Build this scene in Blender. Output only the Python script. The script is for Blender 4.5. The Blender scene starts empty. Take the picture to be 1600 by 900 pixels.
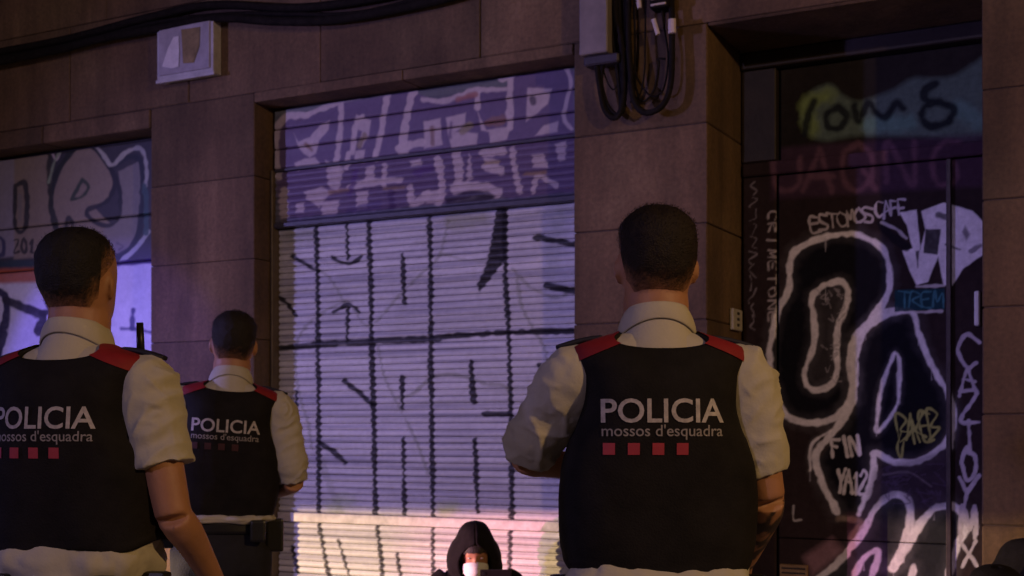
import bpy, bmesh, math, random
import numpy as np
from mathutils import Vector, Matrix
from mathutils.bvhtree import BVHTree

random.seed(7)
rng = np.random.default_rng(7)
SC = bpy.context.scene
COL = SC.collection

# ------------------------------------------------------------------ camera
F = 2000.0                       # focal length in photo pixels (1600 wide)
HZ = 676.0                       # horizon row in the photo
CAMZ = 1.33
YAW = math.atan(2000.0 / 3823.0)  # the street front recedes to the left
SB, CB = math.sin(YAW), math.cos(YAW)
V2 = np.array([-SB, CB]); R2 = np.array([CB, SB])
cam = bpy.data.cameras.new('camera')
cam.lens = 36.0 * F / 1600.0; cam.sensor_width = 36.0; cam.clip_start = 0.05; cam.clip_end = 500
cam.shift_y = (HZ - 450.0) / 1600.0
camo = bpy.data.objects.new('camera', cam); COL.objects.link(camo)
camo.location = (0, 0, CAMZ); camo.rotation_euler = (math.pi / 2, 0, YAW)
SC.camera = camo
cam.dof.use_dof = True; cam.dof.focus_distance = 3.0; cam.dof.aperture_fstop = 8.0

# ------------------------------------------------------------------ world and exposure
SUN_EL, SUN_AZ = math.radians(4), math.radians(200)
w = bpy.data.worlds.new('World'); SC.world = w; w.use_nodes = True
nt = w.node_tree; nt.nodes.clear()
sky = nt.nodes.new('ShaderNodeTexSky'); sky.sky_type = 'NISHITA'; sky.sun_disc = False
sky.sun_elevation = SUN_EL; sky.sun_rotation = SUN_AZ
bg = nt.nodes.new('ShaderNodeBackground'); bg.inputs[1].default_value = 0.0022
wo = nt.nodes.new('ShaderNodeOutputWorld')
nt.links.new(sky.outputs[0], bg.inputs[0]); nt.links.new(bg.outputs[0], wo.inputs[0])
sl = bpy.data.lights.new('moon', 'SUN'); sl.energy = 0.004; sl.angle = math.radians(10); sl.color = (1, .93, .85)
so = bpy.data.objects.new('moon', sl); COL.objects.link(so); so.rotation_euler = (math.radians(50), 0, math.radians(20))
VS = SC.view_settings
VS.view_transform = 'Standard'; VS.look = 'None'; VS.exposure = 0.0; VS.gamma = 1.0; VS.use_curve_mapping = False

# lamps of the place and one added fill lamp (fixtures are built further down around these points)
AMBER_POS = (4.3, 1.0, 4.0);  AMBER_E = 560.0; AMBER_C = (1.0, .60, .25)
VAN_POS = (-10.05, -1.36); VAN_DIR = math.radians(52)      # police van parked to the left, nose towards the shutters
WASH_E = 1650.0; WASH_C = (.40, .33, 1.0)
FILL_POS = (-2.6, -7.0, 5.2); FILL_E = 560.0; FILL_C = (.78, .60, 1.0)  # added unseen fill lamp, brightens sleeves and door from the front
HEAD_E = 2900.0

# ------------------------------------------------------------------ pixel helpers
def proj(P):
    P = np.asarray(P, float)
    d = P[..., 0] * V2[0] + P[..., 1] * V2[1]
    r = P[..., 0] * R2[0] + P[..., 1] * R2[1]
    return 800 + F * r / d, HZ - F * (P[..., 2] - CAMZ) / d
def wp(px, py, Y):
    dx = V2[0] * F + R2[0] * (px - 800); dy = V2[1] * F + R2[1] * (px - 800)
    t = Y / dy
    return Vector((dx * t, Y, CAMZ + (HZ - py) * t))
def ground_at(px, d):
    lat = (px - 800) / F * d
    return Vector((V2[0] * d + R2[0] * lat, V2[1] * d + R2[1] * lat, 0))

# ------------------------------------------------------------------ value noise
_perm = rng.random((64, 64, 64))
def vnoise(p):
    p = np.asarray(p, float); i = np.floor(p).astype(int); f = p - i; f = f * f * (3 - 2 * f)
    i0 = i % 64; i1 = (i + 1) % 64
    def g(a, b, c): return _perm[a[..., 0], b[..., 1], c[..., 2]]
    x, y, z = f[..., 0], f[..., 1], f[..., 2]
    c00 = g(i0, i0, i0) * (1 - x) + g(i1, i0, i0) * x; c10 = g(i0, i1, i0) * (1 - x) + g(i1, i1, i0) * x
    c01 = g(i0, i0, i1) * (1 - x) + g(i1, i0, i1) * x; c11 = g(i0, i1, i1) * (1 - x) + g(i1, i1, i1) * x
    return (c00 * (1 - y) + c10 * y) * (1 - z) + (c01 * (1 - y) + c11 * y) * z
def fbm(p, o=3):
    s, a, t = 0, 1.0, 0
    for k in range(o):
        s = s + a * vnoise(p * (2 ** k) + 17.3 * k); t += a; a *= .5
    return s / t

# ------------------------------------------------------------------ materials
MATS = {}
def mat(name, col, rough=.7, var=.25, scale=8, bump=.0, bscale=60, metal=0.0, stretch=(1, 1, 1), attr=None, spec=.4, sheen=0):
    if name in MATS: return MATS[name]
    m = bpy.data.materials.new(name); m.use_nodes = True
    t = m.node_tree; b = t.nodes['Principled BSDF']
    b.inputs['Roughness'].default_value = rough; b.inputs['Metallic'].default_value = metal
    b.inputs['Specular IOR Level'].default_value = spec
    if sheen: b.inputs['Sheen Weight'].default_value = sheen
    tc = t.nodes.new('ShaderNodeTexCoord'); mp = t.nodes.new('ShaderNodeMapping')
    mp.inputs['Scale'].default_value = stretch
    t.links.new(tc.outputs['Object'], mp.inputs[0])
    n = t.nodes.new('ShaderNodeTexNoise'); n.inputs['Scale'].default_value = scale; n.inputs['Detail'].default_value = 6
    n.inputs['Roughness'].default_value = .65
    t.links.new(mp.outputs[0], n.inputs['Vector'])
    mr = t.nodes.new('ShaderNodeMapRange'); mr.inputs[1].default_value = .3; mr.inputs[2].default_value = .7
    mr.inputs[3].default_value = 1 - var; mr.inputs[4].default_value = 1 + var
    t.links.new(n.outputs[0], mr.inputs[0])
    mx = t.nodes.new('ShaderNodeMix'); mx.data_type = 'RGBA'; mx.blend_type = 'MULTIPLY'; mx.inputs[0].default_value = 1
    if attr:
        a = t.nodes.new('ShaderNodeAttribute'); a.attribute_name = attr; t.links.new(a.outputs['Color'], mx.inputs[6])
    else: mx.inputs[6].default_value = (*col, 1)
    t.links.new(mr.outputs[0], mx.inputs[7]); t.links.new(mx.outputs[2], b.inputs['Base Color'])
    if bump:
        n2 = t.nodes.new('ShaderNodeTexNoise'); n2.inputs['Scale'].default_value = bscale; n2.inputs['Detail'].default_value = 4
        t.links.new(mp.outputs[0], n2.inputs['Vector'])
        bp = t.nodes.new('ShaderNodeBump'); bp.inputs['Strength'].default_value = bump; bp.inputs['Distance'].default_value = .01
        t.links.new(n2.outputs[0], bp.inputs['Height']); t.links.new(bp.outputs[0], b.inputs['Normal'])
    MATS[name] = m; return m
def emit(name, col, s):
    m = bpy.data.materials.new(name); m.use_nodes = True; b = m.node_tree.nodes['Principled BSDF']
    b.inputs['Emission Color'].default_value = (*col, 1); b.inputs['Emission Strength'].default_value = s
    return m
def stone_mat():
    m = bpy.data.materials.new('sandstone'); m.use_nodes = True
    t = m.node_tree; b = t.nodes['Principled BSDF']; b.inputs['Roughness'].default_value = .9
    g = t.nodes.new('ShaderNodeNewGeometry'); L = t.links.new
    oi = t.nodes.new('ShaderNodeObjectInfo')
    def nz(scale, st, det=6):
        mp = t.nodes.new('ShaderNodeMapping'); mp.inputs['Scale'].default_value = st; L(g.outputs['Position'], mp.inputs[0])
        n = t.nodes.new('ShaderNodeTexNoise'); n.inputs['Scale'].default_value = scale; n.inputs['Detail'].default_value = det
        n.inputs['Roughness'].default_value = .62; L(mp.outputs[0], n.inputs['Vector']); return n.outputs[0]
    big, streak, fine = nz(1.3, (1, 1, 1)), nz(5, (1, 1, .12)), nz(45, (1, 1, 1), 5)
    cr = t.nodes.new('ShaderNodeValToRGB'); e = cr.color_ramp.elements
    e[0].position = .32; e[0].color = (.100, .057, .031, 1); e[1].position = .68; e[1].color = (.158, .102, .054, 1)
    k = e.new(.5); k.color = (.126, .075, .040, 1)
    L(big, cr.inputs[0])
    def mul(a, src, lo, hi):
        mr = t.nodes.new('ShaderNodeMapRange'); mr.inputs[1].default_value = .25; mr.inputs[2].default_value = .75
        mr.inputs[3].default_value = lo; mr.inputs[4].default_value = hi; L(src, mr.inputs[0])
        mx = t.nodes.new('ShaderNodeMix'); mx.data_type = 'RGBA'; mx.blend_type = 'MULTIPLY'; mx.inputs[0].default_value = 1
        L(a, mx.inputs[6]); L(mr.outputs[0], mx.inputs[7]); return mx.outputs[2]
    blot = nz(3.1, (1, 1, .7), 8); soot = nz(1.6, (1.6, 1, .35), 9)
    c = mul(cr.outputs[0], streak, .55, 1.35); c = mul(c, fine, .72, 1.28); c = mul(c, blot, .70, 1.28); c = mul(c, soot, .68, 1.2); c = mul(c, oi.outputs['Random'], .86, 1.12)
    L(c, b.inputs['Base Color'])
    bp = t.nodes.new('ShaderNodeBump'); bp.inputs['Strength'].default_value = .5; bp.inputs['Distance'].default_value = .006
    L(fine, bp.inputs['Height']); L(bp.outputs[0], b.inputs['Normal'])
    return m

# ------------------------------------------------------------------ object helpers
def tag(o, label=None, cat=None, group=None, kind=None):
    if label: o['label'] = label
    if cat: o['category'] = cat
    if group: o['group'] = group
    if kind: o['kind'] = kind
    return o
def empty(name, loc=(0, 0, 0), rz=0.0):
    o = bpy.data.objects.new(name, None); COL.objects.link(o); o.location = loc; o.rotation_euler = (0, 0, rz)
    o.empty_display_size = .2; return o
def link(name, me, m=None, parent=None):
    o = bpy.data.objects.new(name, me); COL.objects.link(o)
    if m is not None:
        me.materials.clear(); me.materials.append(m)
    if parent is not None: o.parent = parent
    return o
def pymesh(v, f, smooth=True, name='mesh'):
    me = bpy.data.meshes.new(name); me.from_pydata([tuple(map(float, x)) for x in v], [], [tuple(int(i) for i in x) for x in f]); me.update()
    if smooth: me.shade_smooth()
    return me
def gridmesh(P, smooth=True, color=None, wrap=False, name='mesh'):
    """P: (rows, cols, 3) array -> quad sheet"""
    r, c = P.shape[:2]
    idx = np.arange(r * c).reshape(r, c)
    if wrap: idx = np.concatenate([idx, idx[:, :1]], 1)
    q = np.stack([idx[:-1, :-1], idx[:-1, 1:], idx[1:, 1:], idx[1:, :-1]], -1).reshape(-1, 4)
    me = bpy.data.meshes.new(name)
    me.vertices.add(r * c); me.vertices.foreach_set('co', P.reshape(-1).astype(np.float32))
    me.loops.add(4 * len(q)); me.loops.foreach_set('vertex_index', q.ravel().astype(np.int32))
    me.polygons.add(len(q)); me.polygons.foreach_set('loop_start', (np.arange(len(q)) * 4).astype(np.int32))
    me.update(calc_edges=True); me.validate()
    if color is not None:
        a = me.color_attributes.new('paint', 'FLOAT_COLOR', 'POINT')
        a.data.foreach_set('color', np.concatenate([color.reshape(-1, 3), np.ones((r * c, 1))], 1).ravel().astype(np.float32))
    if smooth: me.shade_smooth()
    return me
def boxmesh(x0, x1, y0, y1, z0, z1, bev=.0, seg=1, name='mesh'):
    bm = bmesh.new(); bmesh.ops.create_cube(bm, size=1)
    for v in bm.verts:
        v.co = Vector((x0 + (v.co.x + .5) * (x1 - x0), y0 + (v.co.y + .5) * (y1 - y0), z0 + (v.co.z + .5) * (z1 - z0)))
    if bev: bmesh.ops.bevel(bm, geom=bm.edges[:], offset=bev, segments=seg, affect='EDGES', profile=.6)
    me = bpy.data.meshes.new(name); bm.to_mesh(me); bm.free(); return me
def box(name, x0, x1, y0, y1, z0, z1, m, parent=None, bev=.004, seg=1):
    return link(name, boxmesh(x0, x1, y0, y1, z0, z1, bev, seg), m, parent)
def spline(pts, n):
    pts = np.asarray(pts, float)
    if len(pts) < 3:
        t = np.linspace(0, 1, n)[:, None]; return pts[0] * (1 - t) + pts[-1] * t
    P = np.vstack([2 * pts[0] - pts[1], pts, 2 * pts[-1] - pts[-2]]); m = len(pts) - 1
    out = []
    for t in np.linspace(0, m - 1e-9, n):
        i = int(t); u = t - i; a, b, c, d = P[i:i + 4]
        out.append(.5 * ((2 * b) + (c - a) * u + (2 * a - 5 * b + 4 * c - d) * u * u + (3 * b - a - 3 * c + d) * u ** 3))
    return np.array(out)
def tube(path, rad, nseg=12, caps=True, flat=1.0):
    """tapered tube; returns verts, faces"""
    path = np.asarray(path, float); rad = np.broadcast_to(np.asarray(rad, float), (len(path),))
    T = np.gradient(path, axis=0); T /= np.linalg.norm(T, axis=1)[:, None] + 1e-9
    up = np.array([0, 0, 1.0]) if abs(T[0][2]) < .9 else np.array([0, 1.0, 0])
    n = np.cross(up, T[0]); n /= np.linalg.norm(n); V = []
    for i in range(len(path)):
        n = n - T[i] * n.dot(T[i]); n /= np.linalg.norm(n) + 1e-9; b = np.cross(T[i], n)
        for k in range(nseg):
            a = 2 * math.pi * k / nseg
            V.append(path[i] + rad[i] * (math.cos(a) * n + flat * math.sin(a) * b))
    Fc = []
    for i in range(len(path) - 1):
        for k in range(nseg):
            k2 = (k + 1) % nseg; a, b2 = i * nseg, (i + 1) * nseg
            Fc.append((a + k, a + k2, b2 + k2, b2 + k))
    if caps:
        Fc.append(tuple(range(nseg))[::-1]); Fc.append(tuple((len(path) - 1) * nseg + k for k in range(nseg)))
    return np.array(V), Fc
def ball(c, r, nu=14, nv=10):
    V, Fc = [], []
    c = np.asarray(c, float); r = np.broadcast_to(np.asarray(r, float), (3,))
    for i in range(nv + 1):
        p = math.pi * i / nv
        for k in range(nu):
            a = 2 * math.pi * k / nu
            V.append(c + r * np.array([math.sin(p) * math.cos(a), math.sin(p) * math.sin(a), math.cos(p)]))
    for i in range(nv):
        for k in range(nu):
            k2 = (k + 1) % nu; Fc.append((i * nu + k, (i + 1) * nu + k, (i + 1) * nu + k2, i * nu + k2))
    return np.array(V), Fc
def join(parts):
    V, Fc, o = [], [], 0
    for v, f in parts:
        V.append(v); Fc += [tuple(i + o for i in x) for x in f]; o += len(v)
    return np.vstack(V), Fc
def remesh(parts, voxel=.008, smooth=4):
    v, f = join(parts)
    me = pymesh(v, f); o = bpy.data.objects.new('tmp', me); COL.objects.link(o)
    md = o.modifiers.new('r', 'REMESH'); md.mode = 'VOXEL'; md.voxel_size = voxel
    if smooth:
        ms = o.modifiers.new('s', 'SMOOTH'); ms.factor = .5; ms.iterations = smooth
    dg = bpy.context.evaluated_depsgraph_get(); dg.update()
    out = bpy.data.meshes.new_from_object(o.evaluated_get(dg))
    bpy.data.objects.remove(o); bpy.data.meshes.remove(me)
    out.shade_smooth(); return out
def coords(me):
    a = np.empty(len(me.vertices) * 3, np.float32); me.vertices.foreach_get('co', a); return a.reshape(-1, 3).astype(float)
def normals(me):
    a = np.empty(len(me.vertices) * 3, np.float32); me.vertex_normals.foreach_get('vector', a); return a.reshape(-1, 3).astype(float)
def setco(me, c):
    me.vertices.foreach_set('co', c.astype(np.float32).ravel()); me.update()
def solidify(me, t):
    o = bpy.data.objects.new('tmp', me); COL.objects.link(o)
    md = o.modifiers.new('s', 'SOLIDIFY'); md.thickness = t; md.offset = -1
    dg = bpy.context.evaluated_depsgraph_get(); dg.update()
    out = bpy.data.meshes.new_from_object(o.evaluated_get(dg)); bpy.data.objects.remove(o); out.shade_smooth(); return out

# ------------------------------------------------------------------ paint on surfaces (spray-can layers laid out along the traced marks)
GL = {'A': [[(0, 0), (.5, 1), (1, 0)], [(.2, .4), (.8, .4)]], 'B': [[(0, 0), (0, 1), (.8, .8), (.1, .52), (.9, .25), (0, 0)]],
      'C': [[(1, .9), (.4, 1), (0, .5), (.4, 0), (1, .1)]], 'D': [[(0, 0), (0, 1), (.9, .6), (.8, .2), (0, 0)]],
      'E': [[(.9, 1), (0, 1), (0, 0), (.9, 0)], [(0, .5), (.7, .5)]], 'F': [[(.9, 1), (0, 1), (0, 0)], [(0, .55), (.7, .55)]],
      'G': [[(1, .9), (.4, 1), (0, .5), (.4, 0), (.95, .1), (.95, .45), (.6, .45)]], 'H': [[(0, 0), (0, 1)], [(1, 0), (1, 1)], [(0, .5), (1, .5)]],
      'I': [[(.5, 0), (.5, 1)]], 'K': [[(0, 0), (0, 1)], [(1, 1), (0, .45), (1, 0)]], 'L': [[(0, 1), (0, 0), (.9, 0)]],
      'M': [[(0, 0), (.1, 1), (.5, .35), (.9, 1), (1, 0)]], 'N': [[(0, 0), (.05, 1), (.95, 0), (1, 1)]],
      'O': [[(.5, 1), (.05, .75), (.05, .25), (.5, 0), (.95, .25), (.95, .75), (.5, 1)]], 'P': [[(0, 0), (0, 1), (.9, .85), (.8, .5), (0, .45)]],
      'Q': [[(.5, 1), (.05, .75), (.05, .25), (.5, 0), (.95, .25), (.95, .75), (.5, 1)], [(.6, .3), (1, -.1)]],
      'R': [[(0, 0), (0, 1), (.9, .8), (.1, .5), (1, 0)]], 'S': [[(1, .9), (.3, 1), (.05, .7), (.9, .35), (.7, 0), (0, .1)]],
      'T': [[(0, 1), (1, 1)], [(.5, 1), (.5, 0)]], 'U': [[(0, 1), (.05, .2), (.5, 0), (.95, .2), (1, 1)]], 'V': [[(0, 1), (.5, 0), (1, 1)]],
      'Y': [[(0, 1), (.5, .5), (1, 1)], [(.5, .5), (.3, 0)]], 'Z': [[(0, 1), (1, .95), (0, .05), (1, 0)]], 'X': [[(0, 0), (1, 1)], [(0, 1), (1, 0)]],
      '1': [[(.2, .7), (.6, 1), (.6, 0)], [(.2, 0), (1, 0)]], '2': [[(.05, .8), (.5, 1), (.9, .75), (0, 0), (1, 0)]],
      '0': [[(.5, 1), (.05, .75), (.05, .25), (.5, 0), (.95, .25), (.95, .75), (.5, 1)]], '3': [[(0, .95), (.8, .8), (.3, .52), (.9, .25), (0, .02)]]}
def L(pts, w, c, a=1.0, soft=2.0, sm=True):
    if sm and len(pts) > 2: pts = spline(pts, len(pts) * 6)
    return ('l', np.asarray(pts, float), w, np.array(c), a, soft)
def PO(pts, c, a=1.0, soft=2.5, sm=False):
    if sm: pts = spline(list(pts) + [pts[0]], len(pts) * 6)
    return ('p', np.asarray(pts, float), 0, np.array(c), a, soft)
def TXT(s, x, y, h, adv, w, c, ang=0.0, asp=.7, a=1.0, soft=1.5, stack=False, slant=.0):
    """hand-lettered word: (x, y) baseline start in photo pixels, height h"""
    out = []; ca, sa = math.cos(math.radians(ang)), math.sin(math.radians(ang)); rr = random.Random(s)
    for i, ch in enumerate(s):
        if ch in GL:
            for st in GL[ch]:
                q = []
                for (u, v) in st:
                    u += rr.uniform(-.13, .13); v += rr.uniform(-.10, .10)
                    lx = u * h * asp + v * h * slant; ly = v * h
                    if stack: ly -= i * adv
                    else: lx += i * adv
                    q.append((x + lx * ca - ly * sa * -1 * -1, y - ly * ca - lx * sa) if ang == 0 else (x + lx * ca + ly * sa, y + lx * sa - ly * ca))
                out.append(L(q, w, c, a, soft, sm=len(st) > 3))
    return out
def paint(px, py, base, layers, gr=None):
    """px, py: photo coordinates of the surface points; base: (n,3) albedo; gr: 0..1 how deep in a groove a point lies"""
    sh = px.shape; px = px.ravel().copy(); py = py.ravel(); col = base.reshape(-1, 3).copy()
    jit = (vnoise(np.stack([px * .13, py * .13, px * 0 + 3.1], -1)) - .5)
    lowj = (vnoise(np.stack([px * .035, py * .035, px * 0 + 8.1], -1)) - .5)
    g = np.zeros_like(px) if gr is None else gr.ravel()
    for kind, P, wd, c, a, soft in layers:
        mgn = wd + soft + 8
        m = (px > P[:, 0].min() - mgn) & (px < P[:, 0].max() + mgn) & (py > P[:, 1].min() - mgn) & (py < P[:, 1].max() + mgn)
        if not m.any(): continue
        x, y = px[m] - 2.6 * g[m], py[m]; d = np.full(x.shape, 1e9)
        Q = P if kind == 'l' else np.vstack([P, P[:1]])
        for (x0, y0), (x1, y1) in zip(Q[:-1], Q[1:]):
            dx, dy = x1 - x0, y1 - y0; ll = dx * dx + dy * dy + 1e-9
            t = np.clip(((x - x0) * dx + (y - y0) * dy) / ll, 0, 1)
            d = np.minimum(d, np.hypot(x - x0 - t * dx, y - y0 - t * dy))
        if kind == 'p':
            ins = np.zeros(x.shape, bool)
            for (x0, y0), (x1, y1) in zip(Q[:-1], Q[1:]):
                if y0 != y1:
                    cnd = ((y0 > y) != (y1 > y)) & (x < (x1 - x0) * (y - y0) / (y1 - y0) + x0); ins ^= cnd
            sd = np.where(ins, d, -d)
        else: sd = wd / 2 * (1 + .45 * jit[m] + .55 * lowj[m]) - d
        al = np.clip((sd + jit[m] * 1.2) / soft + .5, 0, 1) * a * (1 - .12 * np.abs(jit[m]))
        col[m] = col[m] * (1 - al[:, None]) + c * al[:, None]
    return col.reshape(*sh, 3)

WHT = (.60, .57, .58); BLK = (.012, .010, .014); PUR = (.125, .085, .165); PNK = (.50, .42, .42); OLV = (.22, .24, .13)

# ================================================================== SETTING
m_ground = mat('paving', (.16, .15, .14), .8, .35, 3, .3, 25)
gme = pymesh([(-80, -80, 0), (80, -80, 0), (80, 80, 0), (-80, 80, 0)], [(0, 1, 2, 3)], False)
tag(link('ground', gme, m_ground), kind='structure')

W = 6.0                                   # plane of the street front
OPEN = [(-9.4, -5.67, 3.22), (-4.857, -2.78, 3.28), (-2.057, -0.787, 3.32)]   # left shutter, middle shutter, doorway
m_stone = stone_mat(); m_mortar = mat('mortar', (.10, .07, .055), .95, .3, 20)
build = empty('building', (-3.5, W, 0))
tag(build, 'brown sandstone building front with graffiti covered roller shutters and a dark doorway', 'building')
def on_build(o):
    o.parent = build; o.matrix_parent_inverse = Matrix.Translation(-build.location); return o
courses = [0, .43, .92, 1.41, 1.885, 2.36, 2.85, 3.34, 3.95, 4.45, 4.95, 5.45, 5.95]
X0, X1 = -13.0, 5.0
def spans(z0):
    s, x = [], X0
    for a, b, top in OPEN:
        if top > z0 + .2: s.append((x, a)); x = b
    s.append((x, X1)); return s
JX = {7: [-12, -10.9, -9.8, -8.7, -7.45, -6.36, -5.36, -4.38, -3.33, -2.28, -1.2, -.15, .9, 1.9, 3, 4.1]}
DEPTH = .68
def stone(x0, x1, z0, z1, dy=0.0, nm='stone_block'):
    g = random.uniform(.0012, .0028)
    o = link(nm, boxmesh(x0 + g, x1 - g, W + dy, W + DEPTH, z0 + g, z1 - g, random.uniform(.003, .007), 1), m_stone); on_build(o)
for ci in range(len(courses) - 1):
    z0, z1 = courses[ci], courses[ci + 1]
    for a, b in spans(z0):
        if b - a < 1.0: cuts = [a, b]
        else:
            if ci in JX: cuts = [a] + [j for j in JX[ci] if a < j < b] + [b]
            else:
                n = max(1, round((b - a) / 1.0)); off = .5 if ci % 2 else 0
                cuts = [a] + [a + (b - a) * (k + off * .5 - .0) / n + random.uniform(-.06, .06) for k in range(1, n)] + [b]
        for p, q in zip(cuts[:-1], cuts[1:]): stone(p, q, z0, z1, random.uniform(-.0015, .0015))
for a, b, top in OPEN:                      # lintel bands over the openings, a hair proud of the stones
    n = max(1, round((b - a) / 1.05))
    for k in range(n): stone(a + (b - a) * k / n, a + (b - a) * (k + 1) / n, top, 3.34, -.006, 'lintel_stone')
mp = []
for ci in range(len(courses) - 1):
    for a, b in spans(courses[ci]): mp.append((a + .012, b - .012, courses[ci], courses[ci + 1]))
vv, ff = [], []
for a, b, z0, z1 in mp:
    o_ = len(vv); vv += [(a, W + .012, z0), (b, W + .012, z0), (b, W + .012, z1), (a, W + .012, z1)]; ff.append((o_, o_ + 1, o_ + 2, o_ + 3))
on_build(link('mortar', pymesh(vv, ff, False), m_mortar))
on_build(link('back_wall', boxmesh(X0, X1, W + DEPTH + .02, W + DEPTH + .12, 0, 5.9, 0), m_mortar))

# ------------------------------------------------------------------ middle shutter
m_paint = mat('painted_metal', (1, 1, 1), .5, .10, 30, .12, 120, attr='paint', spec=.35)
m_frame = mat('shutter_rail_metal', (.10, .075, .05), .5, .3, 12, .1)
m_dark = mat('dark_wood', (.022, .016, .014), .55, .3, 10, .15, 40)
SY = W + .20
m_doorpaint = mat('door_paint', (1, 1, 1), .8, .18, 24, .2, 90, attr='paint', spec=.08)
def zrow(py, px=660, Y=SY): return wp(px, py, Y).z

blk = []
for p, wd in [([(493, 350), (495, 450), (496, 540), (497, 700), (497, 806)], 7), ([(575, 343), (578, 440), (580, 540), (584, 700), (586, 806)], 8),
              ([(670, 333), (672, 440), (672, 520), (674, 700), (676, 806)], 8), ([(787, 316), (789, 440), (794, 520), (798, 700), (799, 808)], 8),
              ([(424, 545), (500, 538), (585, 533), (670, 530), (720, 524), (800, 519), (897, 517)], 9),
              ([(541, 350), (543, 405)], 5), ([(518, 402), (530, 409), (543, 412), (555, 408), (563, 401)], 5),
              ([(541, 534), (543, 480)], 5), ([(520, 488), (532, 481), (543, 475), (553, 480), (560, 487)], 6),
              ([(455, 400), (475, 412), (495, 424)], 6), ([(425, 458), (445, 472), (461, 492)], 6), ([(628, 397), (631, 472)], 7),
              ([(537, 595), (562, 615), (582, 634)], 7), ([(627, 590), (628, 638)], 7), ([(735, 565), (739, 627)], 8), ([(755, 647), (798, 647)], 8),
              ([(496, 690), (520, 706), (538, 723)], 7), ([(462, 612), (463, 690)], 5), ([(629, 685), (631, 803)], 7), ([(741, 687), (745, 800)], 7),
              ([(838, 371), (897, 381)], 9), ([(852, 446), (897, 455)], 9), ([(842, 571), (847, 572)], 8),
              ([(497, 815), (503, 850), (513, 900)], 6), ([(456, 855), (465, 895)], 5), ([(528, 845), (545, 900)], 5), ([(587, 815), (592, 850), (597, 900)], 6),
              ([(619, 865), (625, 900)], 5), ([(675, 815), (676, 900)], 6), ([(797, 818), (795, 890)], 6)]:
    blk.append(L(p, wd, BLK, .96, 2.2))
blk.append(PO([(776, 322), (792, 318), (789, 405), (770, 430), (749, 456), (744, 446), (760, 410)], BLK, .96))
grn = []
for p, wd, a in [([(480, 415), (510, 430), (530, 460), (545, 490)], 4, .45), ([(540, 470), (500, 490), (470, 520), (460, 560), (468, 620), (480, 660), (486, 700)], 4, .5),
                 ([(700, 345), (685, 400), (655, 430), (620, 465), (590, 500), (570, 508), (550, 480)], 4, .5), ([(590, 540), (600, 590), (625, 640), (650, 690), (668, 740)], 4, .5),
                 ([(620, 622), (645, 614), (675, 590), (700, 585), (730, 590), (760, 600), (790, 605), (796, 640)], 5, .55), ([(800, 420), (830, 450), (870, 465), (893, 450)], 5, .5),
                 ([(806, 430), (815, 480), (830, 510), (850, 545), (856, 585)], 5, .5), ([(690, 395), (720, 405), (760, 410)], 4, .35), ([(500, 720), (515, 760), (530, 800)], 12, .3)]:
    grn.append(L(p, wd, (.20, .21, .13), a, 3))
for p, wd, a, c in [([(690, 797), (705, 795)], 22, .55, (.42, .50, .12)), ([(520, 790), (540, 785)], 26, .35, (.35, .45, .15)), ([(455, 362), (475, 360)], 26, .4, (.22, .25, .16)),
                    ([(705, 345), (755, 340)], 24, .5, (.26, .28, .14)), ([(432, 380), (432, 800)], 10, .55, (.35, .33, .20)), ([(880, 300), (860, 420)], 20, .25, (.3, .33, .25))]:
    grn.append(L(p, wd, c, a, 14))
pur = [PO([(434, 205), (445, 186), (480, 180), (512, 172), (530, 160), (600, 150), (640, 142), (680, 156), (745, 142), (790, 138), (800, 115), (880, 106), (897, 112), (897, 302),
           (800, 313), (760, 300), (700, 318), (640, 322), (560, 337), (440, 352), (432, 300)], PUR, .95, 5)]
for p, wd in [([(433, 275), (430, 215), (445, 185), (480, 180)], 9), ([(480, 180), (512, 166), (530, 160), (533, 172), (528, 240), (520, 262)], 6), ([(535, 158), (570, 151), (606, 146)], 4),
              ([(606, 146), (600, 180), (592, 225), (585, 250)], 8), ([(648, 140), (640, 160), (632, 200), (628, 228)], 9), ([(660, 155), (690, 158), (720, 149), (745, 141), (790, 139)], 7),
              ([(746, 143), (746, 168)], 6), ([(796, 125), (797, 160), (796, 200)], 9), ([(785, 124), (800, 113)], 12), ([(884, 104), (892, 130), (885, 160), (881, 185), (893, 202)], 5),
              ([(551, 238), (556, 195), (566, 182)], 6), ([(623, 232), (660, 222)], 9), ([(443, 350), (443, 300)], 10), ([(545, 292), (580, 285), (625, 281)], 8), ([(600, 258), (599, 290)], 7),
              ([(640, 292), (645, 318), (668, 302)], 8), ([(683, 250), (690, 290), (685, 318)], 9), ([(712, 240), (716, 265), (712, 300)], 10), ([(800, 232), (803, 262), (812, 300)], 7),
              ([(755, 240), (785, 236)], 9), ([(760, 262), (780, 266)], 10), ([(720, 290), (750, 292), (775, 302)], 12), ([(832, 300), (840, 275), (868, 290)], 6), ([(525, 268), (524, 250)], 6), ([(541, 262), (545, 240)], 5)]:
    pur.append(L(p, wd * 1.25, PNK, .9, 2.8))
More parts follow.
